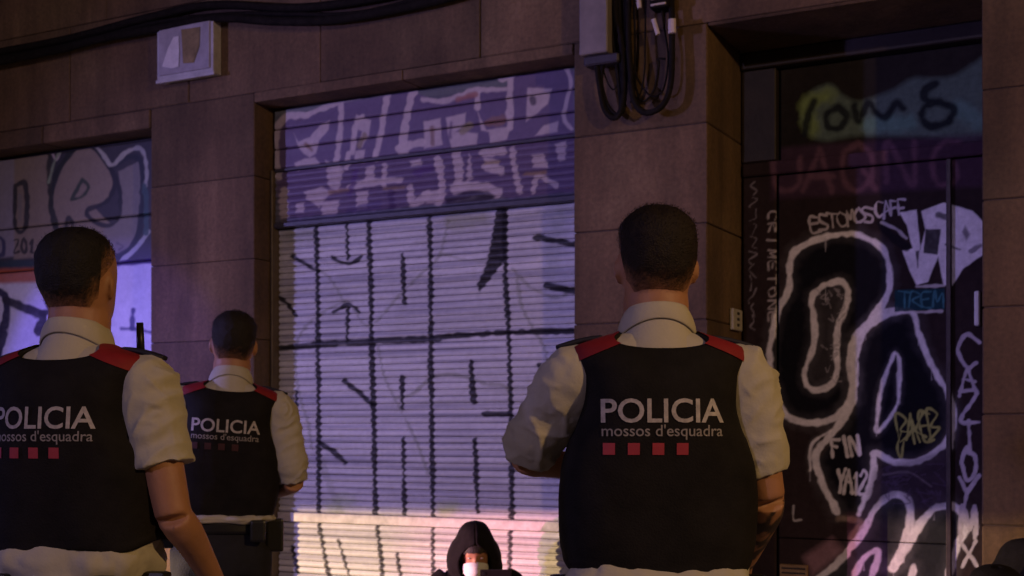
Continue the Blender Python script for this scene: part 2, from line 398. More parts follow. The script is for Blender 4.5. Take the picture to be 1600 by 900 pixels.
for p in [[(459, 208), (466, 222), (484, 214), (500, 196), (515, 188), (513, 203), (498, 220), (494, 240), (484, 246), (474, 240), (466, 228)], [(460, 255), (475, 248), (492, 246), (505, 262), (470, 260), (464, 268)],
          [(557, 179), (580, 188), (577, 210), (566, 230), (560, 228), (566, 205), (553, 200)], [(555, 236), (570, 234), (568, 254), (554, 254)], [(585, 232), (592, 232), (588, 248), (582, 246)],
          [(824, 137), (862, 139), (856, 162), (840, 176), (822, 190)], [(836, 212), (850, 196), (872, 190), (871, 206)], [(747, 176), (760, 203), (797, 198), (792, 218), (766, 224), (764, 206), (752, 204)],
          [(662, 190), (688, 185), (691, 226), (663, 232)], [(697, 184), (728, 176), (726, 196), (712, 206), (747, 208), (744, 226), (706, 232), (699, 205)], [(622, 232), (640, 226), (638, 242), (622, 246)],
          [(640, 252), (657, 248), (658, 258), (642, 260)], [(475, 300), (500, 292), (520, 300), (505, 312), (497, 326), (490, 318), (478, 312)], [(508, 250), (536, 262), (528, 300), (512, 292)],
          [(570, 262), (584, 258), (584, 280), (570, 284)], [(556, 300), (575, 298), (572, 326), (556, 330)], [(500, 316), (530, 312), (525, 334), (502, 336)], [(728, 268), (733, 240), (738, 280), (728, 285)],
          [(755, 245), (778, 250), (781, 268), (758, 262)], [(830, 242), (848, 240), (857, 262), (832, 262)], [(866, 225), (884, 220), (882, 250), (872, 252)], [(700, 290), (720, 282), (745, 296), (705, 300)],
          [(462, 318), (474, 316), (474, 332), (462, 332)], [(660, 300), (690, 296), (688, 316), (664, 318)]]:
    pur.append(PO(p, PNK, .85, 3))
for p, wd, c in [([(832, 155), (834, 160)], 8, (.04, .03, .05)), ([(705, 192), (703, 214)], 5, PUR), ([(675, 200), (676, 225)], 6, (.20, .12, .10)), ([(765, 192), (785, 188)], 14, (.22, .12, .10)),
                 ([(715, 155), (742, 148)], 8, (.30, .12, .10)), ([(570, 212), (562, 228)], 8, (.20, .15, .08)), ([(735, 195), (722, 205)], 9, (.26, .22, .12)), ([(600, 295), (630, 293)], 6, (.25, .17, .12)),
                 ([(515, 300), (545, 296)], 7, (.28, .18, .14)), ([(758, 255), (778, 253)], 4, (.30, .22, .10)), ([(820, 272), (850, 270)], 6, (.28, .19, .12)), ([(478, 225), (487, 235)], 7, (.18, .10, .07)),
                 ([(555, 268), (545, 305)], 8, (.10, .05, .17)), ([(590, 320), (545, 330)], 10, (.09, .06, .16)), ([(700, 312), (740, 303), (765, 308), (700, 322)], 10, (.03, .02, .04)), ([(610, 300), (612, 325)], 9, (.06, .03, .10)),
                 ([(440, 345), (560, 335), (680, 325), (800, 313), (895, 304)], 8, (.03, .03, .05)), ([(650, 270), (670, 262)], 12, (.10, .05, .17))]:
    pur.append(L(p, wd, c, .85, 4))
LAY_MID = grn + blk; LAY_TOP = pur

shut = empty('roller_shutter', (-3.8, SY, 0)); on_build(shut)
shut['label'] = 'white slatted roller shutter with black grid and arrow graffiti under a purple tagged box'
SX0, SX1 = -4.833, -2.66
def slat(name, za, zb, Y, layers, base_c, ncol, bulge, parent, flatq=False, dirt=.16):
    q = np.linspace(0, 1, 7) if not flatq else np.linspace(0, 1, max(4, int((zb - za) / .006)))
    if flatq: prof = np.zeros_like(q); prof[0] = .012; prof[-1] = .012
    else: prof = bulge * (1 - np.sin(np.pi * np.clip(q * 1.12, 0, 1)) ** .7)
    xs = np.linspace(SX0, SX1, ncol)
    X, Q = np.meshgrid(xs, q); Z = za + (zb - za) * Q
    tilt = random.uniform(-.006, .006); shade = random.uniform(.84, 1.0)
    wob = tilt * (Q - .5) * (0 if flatq else 1) + (vnoise(np.stack([X * 1.3, Z * 9, X * 0 + .7], -1)) - .5) * .006
    Yy = Y + np.repeat(prof[:, None], ncol, 1) + wob
    P = np.stack([X, Yy, Z], -1)
    px, py = proj(P)
    n1 = fbm(np.stack([X * 2.2, Z * 30, X * 0 + 5], -1), 3); n2 = fbm(np.stack([X * 5, Z * 2, X * 0 + 9], -1), 3)
    n3 = fbm(np.stack([X * 1.1, Z * 60, X * 0 + 21], -1), 2); n4 = fbm(np.stack([X * .8, Z * 1.0, X * 0 + 33], -1), 2)
    k = 1 - dirt * 2.6 * np.clip(n1 - .42, 0, 1) - dirt * 1.6 * np.clip(n2 - .5, 0, 1) - dirt * 6.0 * np.clip(n3 - .50, 0, 1) - dirt * 1.2 * (n4 - .4)
    base = np.array(base_c)[None, None] * (np.clip(k, .15, 1) * (1 if flatq else shade))[..., None]; base[..., :2] *= (1 - .10 * np.clip((n3 - .45) * 4, 0, 1))[..., None]
    gr = None if flatq else np.repeat(np.clip(prof / (bulge + 1e-9), 0, 1)[:, None], ncol, 1)
    col = paint(px, py, base, layers, gr)
    me = gridmesh(P, True, col)
    o = link(name, me, m_paint); o.parent = parent; o.matrix_parent_inverse = Matrix.Translation(-parent.location); return o
ZR = zrow(815); Z2 = zrow(332.5); Z1 = zrow(242)
build_loc = build.location.copy()
n = 45; pit = (Z2 - .02 - (ZR + .03)) / n
for k in range(n): slat('slat', ZR + .03 + k * pit, ZR + .03 + (k + 1) * pit - .0022, SY, LAY_MID, (.70, .68, .69), 380, .012, shut)
n = 19; pit2 = (ZR - .03 - .07) / n
for k in range(n): slat('slat', .07 + k * pit2, .07 + (k + 1) * pit2 - .0025, SY, LAY_MID, (.66, .64, .62), 260, .011, shut)
n = 8; pit3 = (Z1 - .012 - (Z2 + .012)) / n
for k in range(n): slat('slat', Z2 + .012 + k * pit3, Z2 + .012 + (k + 1) * pit3 - .001, SY - .035, LAY_TOP, (.16, .15, .16), 380, .007, shut)
for k in range(3):
    a = Z1 + .008 + k * (3.272 - Z1 - .008) / 3; b_ = Z1 + .008 + (k + 1) * (3.272 - Z1 - .008) / 3 - .004
    slat('fascia_board', a, b_, SY - .04, LAY_TOP, (.13, .14, .14), 380, 0, shut, True)
def child(o, p):
    o.parent = p; o.matrix_parent_inverse = Matrix.Translation(-p.location); return o
child(box('bottom_rail', SX0, SX1, SY - .016, SY + .02, ZR - .028, ZR + .028, mat('rail_paint', (.42, .38, .38), .5, .3, 14, .1), bev=.004), shut)
child(box('box_edge', SX0, SX1, SY - .05, SY + .02, Z2 - .018, Z2 + .010, mat('shadow_line_paint', (.05, .045, .06), .5, .3, 14, .1), bev=.003), shut)  # dark colour stands in for the shadow under the proud box
child(box('seam_shadow', SX0, SX1, SY - .046, SY + .02, Z1 - .011, Z1 + .006, MATS['shadow_line_paint'], bev=.003), shut)  # dark bar stands in for the shadow in the panel gap
child(box('guide_rail', -4.852, -4.836, SY - .06, SY + .03, .0, Z1, m_frame, bev=.004), shut)
child(box('guide_rail', -2.76, -2.70, SY - .06, SY + .03, .0, Z1, m_frame, bev=.004), shut)
child(box('shutter_backing', SX0, SX1, SY + .03, SY + .05, 0, 3.26, m_dark, bev=0), shut)
child(box('threshold', SX0, SX1, SY - .05, SY + .06, 0.0, .068, m_frame, bev=.004), shut)

# ------------------------------------------------------------------ left shutter
LY = W + .15
shl = empty('roller_shutter', (-7.0, LY, 0)); on_build(shl)
shl['label'] = 'pale panelled shop shutter with large rounded RJ graffiti letters'
CRM = (.26, .21, .155); LAV = (.27, .25, .29); GRY = (.22, .20, .185)
lay = [PO([(-80, 248), (25, 240), (25, 400), (-80, 412)], LAV, .95, 5), PO([(22, 246), (76, 240), (88, 360), (95, 400), (22, 405)], CRM, .95, 4),
       PO([(128, 220), (150, 238), (170, 265), (178, 285), (170, 310), (148, 325), (168, 345), (185, 360), (175, 395), (90, 398), (82, 330), (84, 300), (98, 260)], CRM, .97, 3),
       PO([(185, 268), (217, 252), (222, 300), (218, 350), (205, 385), (175, 400), (160, 360), (185, 340), (190, 310)], GRY, .97, 3)]
for p, wd, c in [([(128, 222), (105, 245), (85, 280), (80, 320), (86, 350), (92, 372)], 8, (.02, .025, .02)), ([(128, 222), (148, 232), (165, 252), (178, 275), (178, 295), (165, 315), (135, 330), (150, 348), (170, 352), (186, 338), (188, 305), (180, 275)], 7, (.02, .02, .025)),
                 ([(178, 258), (195, 246), (215, 247), (222, 260), (223, 310), (218, 360), (200, 392), (185, 402)], 9, (.02, .025, .035)), ([(78, 242), (76, 270), (80, 320)], 7, (.03, .03, .02)),
                 ([(129, 280), (115, 305), (113, 312), (130, 306), (138, 292), (129, 280)], 6, (.03, .05, .03)), ([(100, 365), (107, 340), (113, 350)], 6, (.03, .03, .03)),
                 ([(80, 235), (88, 250), (95, 232)], 4, PNK), ([(145, 222), (160, 240), (175, 258), (195, 240), (220, 232), (229, 260), (228, 290)], 6, (.42, .42, .38)), ([(232, 362), (215, 385), (190, 408), (183, 420)], 6, (.42, .44, .42)), ([(96, 232), (84, 256), (76, 285)], 4, (.25, .32, .2)), ([(226, 290), (229, 330), (228, 365)], 7, (.05, .10, .11)),
                 ([(24, 290), (40, 290), (40, 355), (24, 355), (24, 290)], 7, (.025, .025, .025)), ([(31, 305), (31, 342)], 6, (.2, .18, .16)), ([(-6, 370), (4, 375), (5, 395), (-4, 400)], 6, (.04, .04, .10)),
                 ([(-80, 415), (66, 411), (100, 411)], 10, (.03, .05, .06)), ([(183, 380), (192, 385), (186, 390)], 4, (.1, .09, .09)), ([(182, 412), (235, 408)], 8, (.05, .03, .12))]:
    lay.append(L(p, wd, c, .95, 2.5))
lay += TXT('2017', 22, 395, 22, 12, 4, (.04, .035, .03), asp=.35)
lay += [PO([(-80, 422), (70, 418), (75, 440), (-80, 446)], (.42, .10, .04), .9, 6), L([(-2, 455), (8, 462), (10, 480), (4, 520), (-4, 560)], 12, (.015, .01, .04), .98, 3),
        L([(10, 470), (40, 482), (66, 495), (60, 520)], 13, (.02, .015, .02), .98, 3), L([(72, 464), (78, 485), (64, 490)], 9, (.02, .015, .02), .98, 3), L([(208, 484), (206, 512)], 9, (.03, .02, .12), .95, 3),
        L([(190, 514), (212, 514), (240, 520)], 6, (.03, .02, .12), .9, 3)]
zt = [3.2, 2.72, zrow(410, 200, LY), 1.65, 1.05, .5, .05]
for a, b_ in zip(zt[1:], zt[:-1]):
    rows = int((b_ - a) / .007); xs = np.concatenate([np.linspace(-9.4, -7.5, 12)[:-1], np.linspace(-7.5, -5.62, 290)])
    X, Z = np.meshgrid(xs, np.linspace(a + .003, b_ - .003, rows))
    Yy = np.full_like(X, LY) + (vnoise(np.stack([X * 2, Z * 2, X * 0], -1)) - .5) * .01
    Yy[0] += .012; Yy[-1] += .012
    P = np.stack([X, Yy, Z], -1); px, py = proj(P)
    nn = fbm(np.stack([X * 3, Z * 3, X * 0 + 2], -1), 4)
    bc = np.array((.045, .042, .05) if a > 2.1 else (.60, .58, .62))
    col = paint(px, py, bc[None, None] * (.8 + .4 * nn[..., None]), lay)
    child(link('shutter_panel', gridmesh(P, True, col), m_paint), shl)
child(box('shutter_backing', -9.4, -5.62, LY + .03, LY + .06, 0, 3.21, m_dark, bev=0), shl)
child(box('threshold', -9.4, -5.62, LY - .03, LY + .03, 0, .048, m_frame, bev=.003), shl)

# ------------------------------------------------------------------ doorway
DY = W + .55
door = empty('door', (-1.4, DY, 0)); on_build(door)
door['label'] = 'dark double door covered in white outlined graffiti letters'
dl = []
INK = (.006, .006, .010)
dl += [PO([(1205, 590), (1203, 545), (1215, 490), (1232, 450), (1235, 405), (1253, 385), (1290, 370), (1330, 366), (1365, 378), (1385, 400), (1390, 440), (1382, 470), (1360, 500), (1338, 525), (1328, 560), (1332, 600), (1325, 630), (1305, 650), (1270, 660), (1235, 652), (1215, 630)], INK, .97, 4, True),
       PO([(1395, 493), (1425, 493), (1440, 540), (1478, 610), (1482, 660), (1470, 690), (1430, 715), (1395, 718), (1366, 702), (1362, 740), (1345, 800), (1312, 800), (1280, 720), (1335, 640), (1340, 560), (1360, 520)], INK, .97, 4),
       PO([(1285, 900), (1345, 838), (1368, 800), (1400, 775), (1421, 790), (1412, 850), (1440, 815), (1480, 792), (1510, 815), (1485, 900), (1485, 960), (1250, 960)], (.025, .027, .030), .97, 4)]
dl += [PO([(1272, 462), (1315, 444), (1320, 480), (1308, 520), (1306, 590), (1272, 606), (1262, 585), (1274, 530)], (.045, .04, .042), .8, 5)]
for p, wd in [([(1205, 592), (1203, 545), (1215, 490), (1232, 450), (1235, 405), (1253, 385), (1290, 370), (1330, 366), (1365, 378), (1385, 400), (1390, 440), (1382, 470), (1360, 500), (1338, 525), (1328, 560), (1332, 600), (1325, 630), (1305, 652), (1270, 661), (1235, 653), (1217, 632), (1205, 592)], 8),
              ([(1270, 460), (1290, 445), (1315, 440), (1325, 455), (1322, 480), (1310, 510), (1307, 545), (1308, 575), (1300, 600), (1275, 610), (1258, 598), (1260, 570), (1272, 540), (1272, 500), (1268, 475), (1270, 460)], 7),
              ([(1392, 487), (1375, 495), (1352, 515), (1338, 545), (1335, 590), (1331, 625), (1310, 665), (1280, 700), (1275, 725), (1290, 765), (1308, 800)], 9), ([(1266, 735), (1268, 695), (1300, 672)], 3),
              ([(1395, 487), (1425, 487), (1435, 520), (1455, 570), (1480, 612), (1488, 650), (1478, 690), (1440, 718), (1400, 722), (1367, 708), (1365, 735), (1355, 770), (1342, 803)], 8),
              ([(1398, 552), (1404, 560), (1405, 610), (1398, 640), (1372, 674), (1370, 660), (1375, 620), (1382, 590), (1398, 552)], 5), ([(1484, 612), (1492, 650), (1486, 700)], 4),
              ([(1280, 902), (1310, 878), (1345, 835), (1365, 800), (1385, 778), (1402, 772), (1420, 785), (1422, 815), (1412, 850), (1400, 880), (1394, 890)], 9),
              ([(1396, 888), (1420, 850), (1440, 815), (1460, 796), (1480, 790), (1500, 798), (1510, 820), (1500, 845), (1490, 870), (1480, 910)], 9),
              ([(1332, 905), (1350, 872), (1372, 862), (1362, 905)], 7), ([(1420, 910), (1428, 885), (1427, 915)], 7)]:
    dl.append(L(p, wd * 2.6, (.4, .38, .40), .10, wd * 2.2)); dl.append(L(p, wd * 1.22, (.74, .71, .72), .95, 2.8))
    for q_ in random.sample(list(p), min(3, len(p))): dl.append(L([q_, (q_[0] + random.uniform(-1, 1), q_[1] + random.uniform(10, 34))], 1.5, (.5, .48, .5), .55, 1.4))
dl += [PO([(1405, 332), (1432, 328), (1438, 390), (1446, 358), (1440, 330), (1475, 316), (1520, 330), (1540, 350), (1540, 395), (1505, 420), (1488, 446), (1474, 446), (1466, 400), (1450, 440), (1432, 446), (1420, 420), (1410, 392), (1426, 388), (1416, 350)], (.74, .71, .76), .97, 2),
       PO([(1446, 358), (1470, 358), (1465, 398), (1443, 395)], BLK, .95, 2), L([(1376, 352), (1395, 370), (1416, 386)], 11, BLK, .95, 3), L([(1378, 348), (1400, 358), (1416, 372)], 4, WHT, .7, 2), L([(1466, 336), (1482, 340)], 7, BLK, .8, 3),
       PO([(1430, 392), (1437, 391), (1434, 420)], BLK, .9, 2), L([(1478, 382), (1500, 390)], 4, BLK, .8, 2), PO([(1508, 352), (1516, 366), (1510, 376), (1503, 362)], (.10, .09, .11), .8, 4), L([(1518, 392), (1532, 384)], 7, (.08, .07, .1), .8, 3),
       PO([(1398, 453), (1476, 450), (1476, 484), (1398, 487)], (.012, .045, .06), .96, 2), L([(1432, 448), (1476, 446)], 4, WHT, .8, 2), L([(1430, 488), (1472, 486)], 4, WHT, .8, 2),
       PO([(1480, 318), (1484, 318), (1484, 447), (1480, 447)], (.30, .27, .30), .7, 2)]
dl += TXT('TREM', 1404, 480, 24, 18, 3, (.05, .17, .20)) + TXT('ESTOMOS', 1268, 362, 22, 14, 3, (.42, .38, .38), -10) + TXT('CAFF', 1368, 340, 24, 12, 3.5, (.50, .46, .48), -4, .5)
dl += TXT('FIN', 1302, 716, 30, 14, 5, WHT, -8, .45) + TXT('YA12', 1308, 768, 34, 11, 5, WHT, 4, .36) + TXT('BAKEB', 1406, 692, 42, 12, 3.2, (.34, .34, .10), -8, .42)
dl += [L([(1408, 675), (1402, 700), (1408, 715), (1412, 690)], 3, (.34, .34, .10), .9, 1.5), L([(1240, 790), (1240, 812), (1252, 812)], 3, (.45, .42, .40), .9, 1.5)]
dl += TXT('CRIMETONE', 1200, 330, 14, 20, 2.2, (.36, .32, .33), 90, .9) + [L([(1176 + random.uniform(-7, 7), 285 + k * 7 + random.uniform(-3, 3)) for k in range(j, j + 4)], 2.0, (.24, .21, .23), .8, 1.5) for j in range(0, 32, 3)]
dl += TXT('CAZIOYM', 1500, 570, 44, 44, 6, (.46, .42, .47), 0, .62, stack=True) + TXT('MX', 1502, 842, 40, 44, 6, (.52, .48, .5), 0, .6, stack=True)
for i in range(26):
    x, y = random.uniform(1280, 1318), random.choice([random.uniform(455, 500), random.uniform(530, 600)])
    dl.append(L([(x, y), (x + random.uniform(-8, 8), y + random.uniform(-8, 8)), (x + random.uniform(-8, 8), y + random.uniform(-10, 10))], 1.8, (.3, .28, .3), .6, 1.5))
for i in range(30):
    x, y = random.uniform(1375, 1480), random.uniform(730, 785)
    dl.append(L([(x, y), (x + random.uniform(-14, 14), y + random.uniform(-14, 14)), (x + random.uniform(-20, 20), y + random.uniform(-16, 16))], 1.8, (.10, .07, .13), .6, 1.5))
dl += [PO([(1366, 735), (1480, 700), (1480, 790), (1430, 800), (1405, 770), (1350, 800)], (.05, .036, .06), .5, 10), PO([(1255, 870), (1300, 840), (1320, 860), (1270, 900)], (.45, .25, .28), .5, 12), L([(1310, 810), (1345, 815), (1330, 840)], 9, (.3, .22, .16), .6, 5),
       L([(1380, 742), (1420, 738), (1455, 760)], 3, (.16, .13, .16), .6, 2)]
# transom and purple row
dl += [PO([(1255, 160), (1272, 140), (1298, 132), (1318, 150), (1345, 158), (1395, 140), (1425, 122), (1450, 122), (1490, 118), (1520, 100), (1545, 96), (1545, 210), (1430, 214), (1340, 212), (1290, 220), (1262, 208), (1252, 185)], (.10, .145, .12), .9, 10, True),
       L([(1268, 200), (1262, 165), (1290, 150)], 24, (.17, .24, .07), .8, 14), L([(1355, 195), (1420, 190)], 24, (.12, .24, .19), .7, 12), L([(1500, 170), (1530, 190)], 26, (.12, .23, .20), .6, 14)]
for p, wd in [([(1272, 158), (1262, 185), (1258, 210)], 11), ([(1310, 168), (1292, 178), (1294, 198), (1312, 200), (1322, 182), (1310, 168)], 12), ([(1335, 165), (1342, 190), (1356, 162), (1372, 178), (1385, 182), (1400, 162), (1412, 170)], 11),
              ([(1462, 130), (1445, 140), (1446, 156), (1466, 160), (1446, 166), (1440, 185), (1456, 198), (1480, 190), (1490, 170), (1470, 160)], 11)]:
    dl.append(L(p, wd, (.008, .010, .014), .93, 6))
dl += [PO([(1205, 232), (1290, 225), (1420, 216), (1545, 208), (1545, 290), (1205, 312)], (.055, .028, .05), .75, 10)]
for ch, x, y, h in [('U', 1212, 300, 58), ('A', 1258, 296, 66), ('Q', 1318, 292, 64), ('N', 1388, 286, 62), ('G', 1452, 284, 66)]:
    dl += TXT(ch, x, y, h, 50, 8, (.13, .065, .09), 0, .72, .75, 6)
def painted_panel(name, x0, x1, z0, z1, Y, layers, base, step, parent, lip=.012):
    nx, nz = max(3, int((x1 - x0) / step)), max(3, int((z1 - z0) / step))
    X, Z = np.meshgrid(np.linspace(x0, x1, nx), np.linspace(z0, z1, nz))
    Yy = np.full_like(X, Y); Yy[0] += lip; Yy[-1] += lip; Yy[:, 0] += lip; Yy[:, -1] += lip
    P = np.stack([X, Yy, Z], -1); px, py = proj(P)
    nn = fbm(np.stack([X * 4, Z * 1.5, X * 0 + 1], -1), 4)
    col = paint(px, py, np.array(base)[None, None] * (.55 + .9 * nn[..., None]), layers)
    return child(link(name, gridmesh(P, True, col), m_doorpaint), parent)
dx = lambda px: wp(px, 400, DY).x
dz = lambda py: wp(1350, py, DY).z
BR = (.026, .017, .017)
ztr = dz(252)
jl = dx(1216); se = dx(1483)
painted_panel('left_jamb', -2.05, jl - .006, .0, ztr - .03, DY - .02, dl, BR, .006, door)
for k, (za, zb) in enumerate([(.02, .78), (.784, ztr - .03)]):
    painted_panel('door_leaf', jl, se - .006, za, zb, DY, dl, BR, .0048, door, .006)
painted_panel('door_leaf', se + .006, -.66, .02, ztr - .03, DY, dl, BR, .0048, door)
painted_panel('transom_panel', jl, -.66, ztr + .045, 3.23, DY + .03, dl, (.020, .017, .015), .0055, door)
painted_panel('transom_rail', -2.05, -.66, ztr - .028, ztr + .043, DY - .03, dl, BR, .006, door)
child(box('door_frame_head', -2.055, -.66, DY - .04, DY + .06, 3.232, 3.318, m_dark, bev=.006), door)
child(box('frame_post', -2.055, jl - .008, DY - .02, DY + .06, ztr + .046, 3.23, m_dark, bev=.006), door)
child(box('leaf_bead', se - .012, se + .012, DY - .018, DY + .02, .02, ztr - .03, mat('bead_paint', (.05, .035, .04), .5, .4, 14, .1), bev=.004), door)
child(box('door_backing', -2.055, -.66, DY + .06, DY + .1, 0, 3.30, m_dark, bev=0), door)
hx = wp(1527, 480, DY - .03)
child(box('pull_handle', hx.x - .012, hx.x + .012, DY - .05, DY - .006, wp(1527, 510, DY).z, wp(1527, 456, DY).z, mat('pale_handle', (.62, .60, .62), .4, .1), bev=.005), door)
px0 = wp(1218, 890, DY - .01); px1 = wp(1262, 890, DY - .01)
child(box('letter_plate', px0.x, px1.x, DY - .014, DY + .004, px0.z - .05, px0.z + .03, mat('brass', (.35, .22, .10), .45, .3, 20, .1, 80, .6), bev=.003), door)
for k in range(3):
    child(box('plate_slot', px0.x + .012, px1.x - .012, DY - .017, DY - .012, px0.z - .042 + k * .024, px0.z - .034 + k * .024, m_dark, bev=.001), door)
# kick step of the doorway
child(box('door_step', -2.05, -.66, W + .02, DY + .06, 0, .018, mat('step_stone', (.2, .18, .16), .8, .3), bev=.004), door)

# ------------------------------------------------------------------ cables, boxes on the wall
m_cable = mat('cable_rubber', (.012, .010, .009), .85, .45, 30, .3, 60, spec=.1)
def cable(name, pts, rad, label, group=None, nn=60):
    P = spline([tuple(wp(x, y, W - off)) for x, y, off in pts], nn)
    v, f = tube(P, rad, 8); o = link(name, pymesh(v, f), m_cable)
    return tag(o, label, 'cable', group)
cable('wall_cable', [(-260, 130, .05), (-60, 92, .05), (100, 62, .05), (230, 28, .055), (330, 8, .05), (470, 12, .05), (600, -6, .05), (720, -40, .05)], .026, 'thick black cable sagging above the white junction box, upper of two')
cable('wall_cable', [(-260, 152, .06), (-60, 108, .07), (80, 80, .07), (150, 62, .08), (250, 44, .07), (340, 28, .06), (430, 33, .06), (520, 31, .06), (620, 14, .06), (720, -10, .06), (850, -60, .06)], .027, 'thick black cable sagging just across the top of the white junction box, lower of two')
cable('wall_cable', [(-260, 138, .04), (-60, 100, .04), (100, 70, .04), (240, 36, .04), (360, 22, .04), (450, 22, .04), (560, 20, .04), (700, -14, .04)], .014, 'thin black cable running between the two thick sagging cables')
# junction box with torn paper
jb0, jb1 = wp(248, 130, W - .06), wp(336, 118, W - .06)
zlo, zhi = (wp(290, 122, W - .06).z), (wp(290, 36, W - .06).z)
jb = empty('junction_box', (jb0.x, W, zlo)); tag(jb, 'white wall junction box with torn paper sticker under the sagging cables', 'junction box')
m_white = mat('box_plastic', (.42, .40, .43), .55, .25, 9, .1, 40)
child(box('housing', jb0.x, jb1.x, W - .075, W - .002, zlo, zhi, m_white, bev=.006, seg=2), jb)
child(box('cover', jb0.x + .022, jb1.x - .022, W - .084, W - .074, zlo + .03, zhi - .02, mat('box_cover', (.34, .31, .36), .5, .25, 9, .1, 40), bev=.004), jb)
child(box('rim', jb0.x - .008, jb1.x + .008, W - .080, W - .066, zlo - .012, zlo + .010, m_white, bev=.003), jb)
s0 = wp(255, 60, W - .09)
stv = [tuple(wp(x, y, W - .0885)) for x, y in [(253, 104), (262, 76), (271, 58), (279, 56), (280, 80), (279, 104), (268, 107)]]
child(link('torn_sticker', pymesh(stv, [tuple(range(7))], False), mat('paper', (.62, .58, .62), .8, .12, 30)), jb)
stv = [tuple(wp(x, y, W - .0885)) for x, y in [(283, 46), (312, 42), (311, 72), (302, 98), (286, 99)]]
child(link('faded_notice', pymesh(stv, [tuple(range(5))], False), mat('faded_print', (.22, .16, .08), .8, .4, 12)), jb)
# cable duct and loops over the centre pillar
d0, d1 = wp(906, 80, W - .10), wp(950, 80, W - .10)
db = empty('cable_duct', (d0.x, W, wp(930, 82, W - .1).z)); tag(db, 'narrow grey metal duct box on the pillar left of the hanging cable loops', 'duct')
child(box('duct_body', d0.x, d1.x, W - .11, W - .001, wp(930, 84, W - .1).z, 4.3, mat('duct_paint', (.20, .17, .17), .5, .2, 10, .1), bev=.006), db)
child(box('duct_foot', d0.x + .015, d1.x + .05, W - .09, W - .001, wp(930, 100, W - .1).z, wp(930, 85, W - .1).z, mat('duct_foot_metal', (.04, .035, .05), .5, .3), bev=.008), db)
loops = [([(958, -60, .03), (968, 40, .04), (988, 100, .05), (1000, 130, .05), (1018, 150, .06), (1036, 140, .06), (1044, 90, .05), (1036, 30, .05), (1034, 10, .05)], .005, 'thin black wire crossing behind the wide cable loop'),
         ([(940, 92, .04), (946, 120, .05), (958, 140, .05), (968, 120, .05), (976, 60, .05), (972, -60, .04)], .004, 'thinnest black wire looping beside the duct box'),
         ([(962, -60, .05), (962, 20, .05), (970, 60, .06), (975, 120, .06), (972, 165, .07), (962, 184, .07), (945, 172, .07), (936, 130, .07), (932, 95, .05)], .0145, 'black cable drooping into a loop beside the duct box'),
         ([(984, -60, .05), (982, 40, .05), (985, 110, .07), (990, 155, .08), (1008, 176, .08), (1035, 165, .08), (1048, 130, .07), (1050, 60, .06), (1048, -60, .05)], .016, 'thickest black cable hanging in a wide loop under the white connectors'),
         ([(975, -60, .04), (980, 60, .04), (977, 140, .05), (972, 176, .05), (968, 140, .05), (962, 90, .04), (956, 40, .04), (955, -60, .03)], .011, 'black cable hanging straight down between the two loops'),
         ([(990, -60, .04), (992, 60, .04), (993, 130, .05), (1004, 158, .06), (1022, 140, .06), (1030, 100, .05), (1028, 92, .04), (1040, 92, .04)], .006, 'thin black wire curling inside the wide cable loop'),
         ([(1010, -60, .04), (1008, 60, .04), (1007, 110, .05), (1000, 148, .05), (985, 160, .05)], .005, 'thinnest black wire hanging straight inside the wide cable loop'),
         ([(944, 86, .05), (940, 130, .06), (950, 165, .06), (965, 178, .06), (972, 150, .05), (970, 90, .04), (966, -60, .04)], .010, 'slim black cable following the loop beside the duct box')]
for p, r, lb in loops: cable('hanging_cable', p, r, lb, 'cables hanging on the pillar', 70)
m_conn = mat('connector_plastic', (.55, .47, .42), .5, .2)
for (a, b_, lb, r) in [((1021, 30), (1028, 54), 'small slanted white connector clipped on the cable loop', .012), ((1050, 30), (1050, 52), 'blocky white connector at the right of the cable loop', .020), ((997, -12), (999, 13), 'slim white tag hanging at the top of the cables', .012)]:
    A, B = wp(*a, W - .09), wp(*b_, W - .09); v, f = tube([A, B], r, 8, flat=.7); tag(link('cable_connector', pymesh(v, f, False), m_conn), lb, 'connector')
sp = wp(1035, -4, W - .06); spl = empty('splice_box', tuple(sp)); tag(spl, 'ribbed black splice box above the white cable connectors', 'splice box')
child(box('splice_body', sp.x - .055, sp.x + .045, W - .10, W - .01, sp.z - .06, sp.z + .25, m_cable, bev=.012, seg=2), spl)
for k in range(4): child(box('rib', sp.x - .045, sp.x + .035, W - .108, W - .098, sp.z - .05 + k * .03, sp.z - .04 + k * .03, m_conn, bev=.002), spl)
# intercom on the left door reveal
ip = wp(1150, 500, W + .42)
ic = empty('intercom', (-2.057, W + .42, ip.z)); tag(ic, 'small pale intercom plate on the stone jamb left of the door', 'intercom')
child(box('plate', -2.057, -2.035, W + .34, W + .49, ip.z - .055, ip.z + .055, mat('intercom_metal', (.45, .42, .38), .4, .2), bev=.004), ic)
for k in range(3): child(box('button', -2.036, -2.030, W + .40, W + .43, ip.z - .035 + k * .03, ip.z - .02 + k * .03, m_dark, bev=.002), ic)

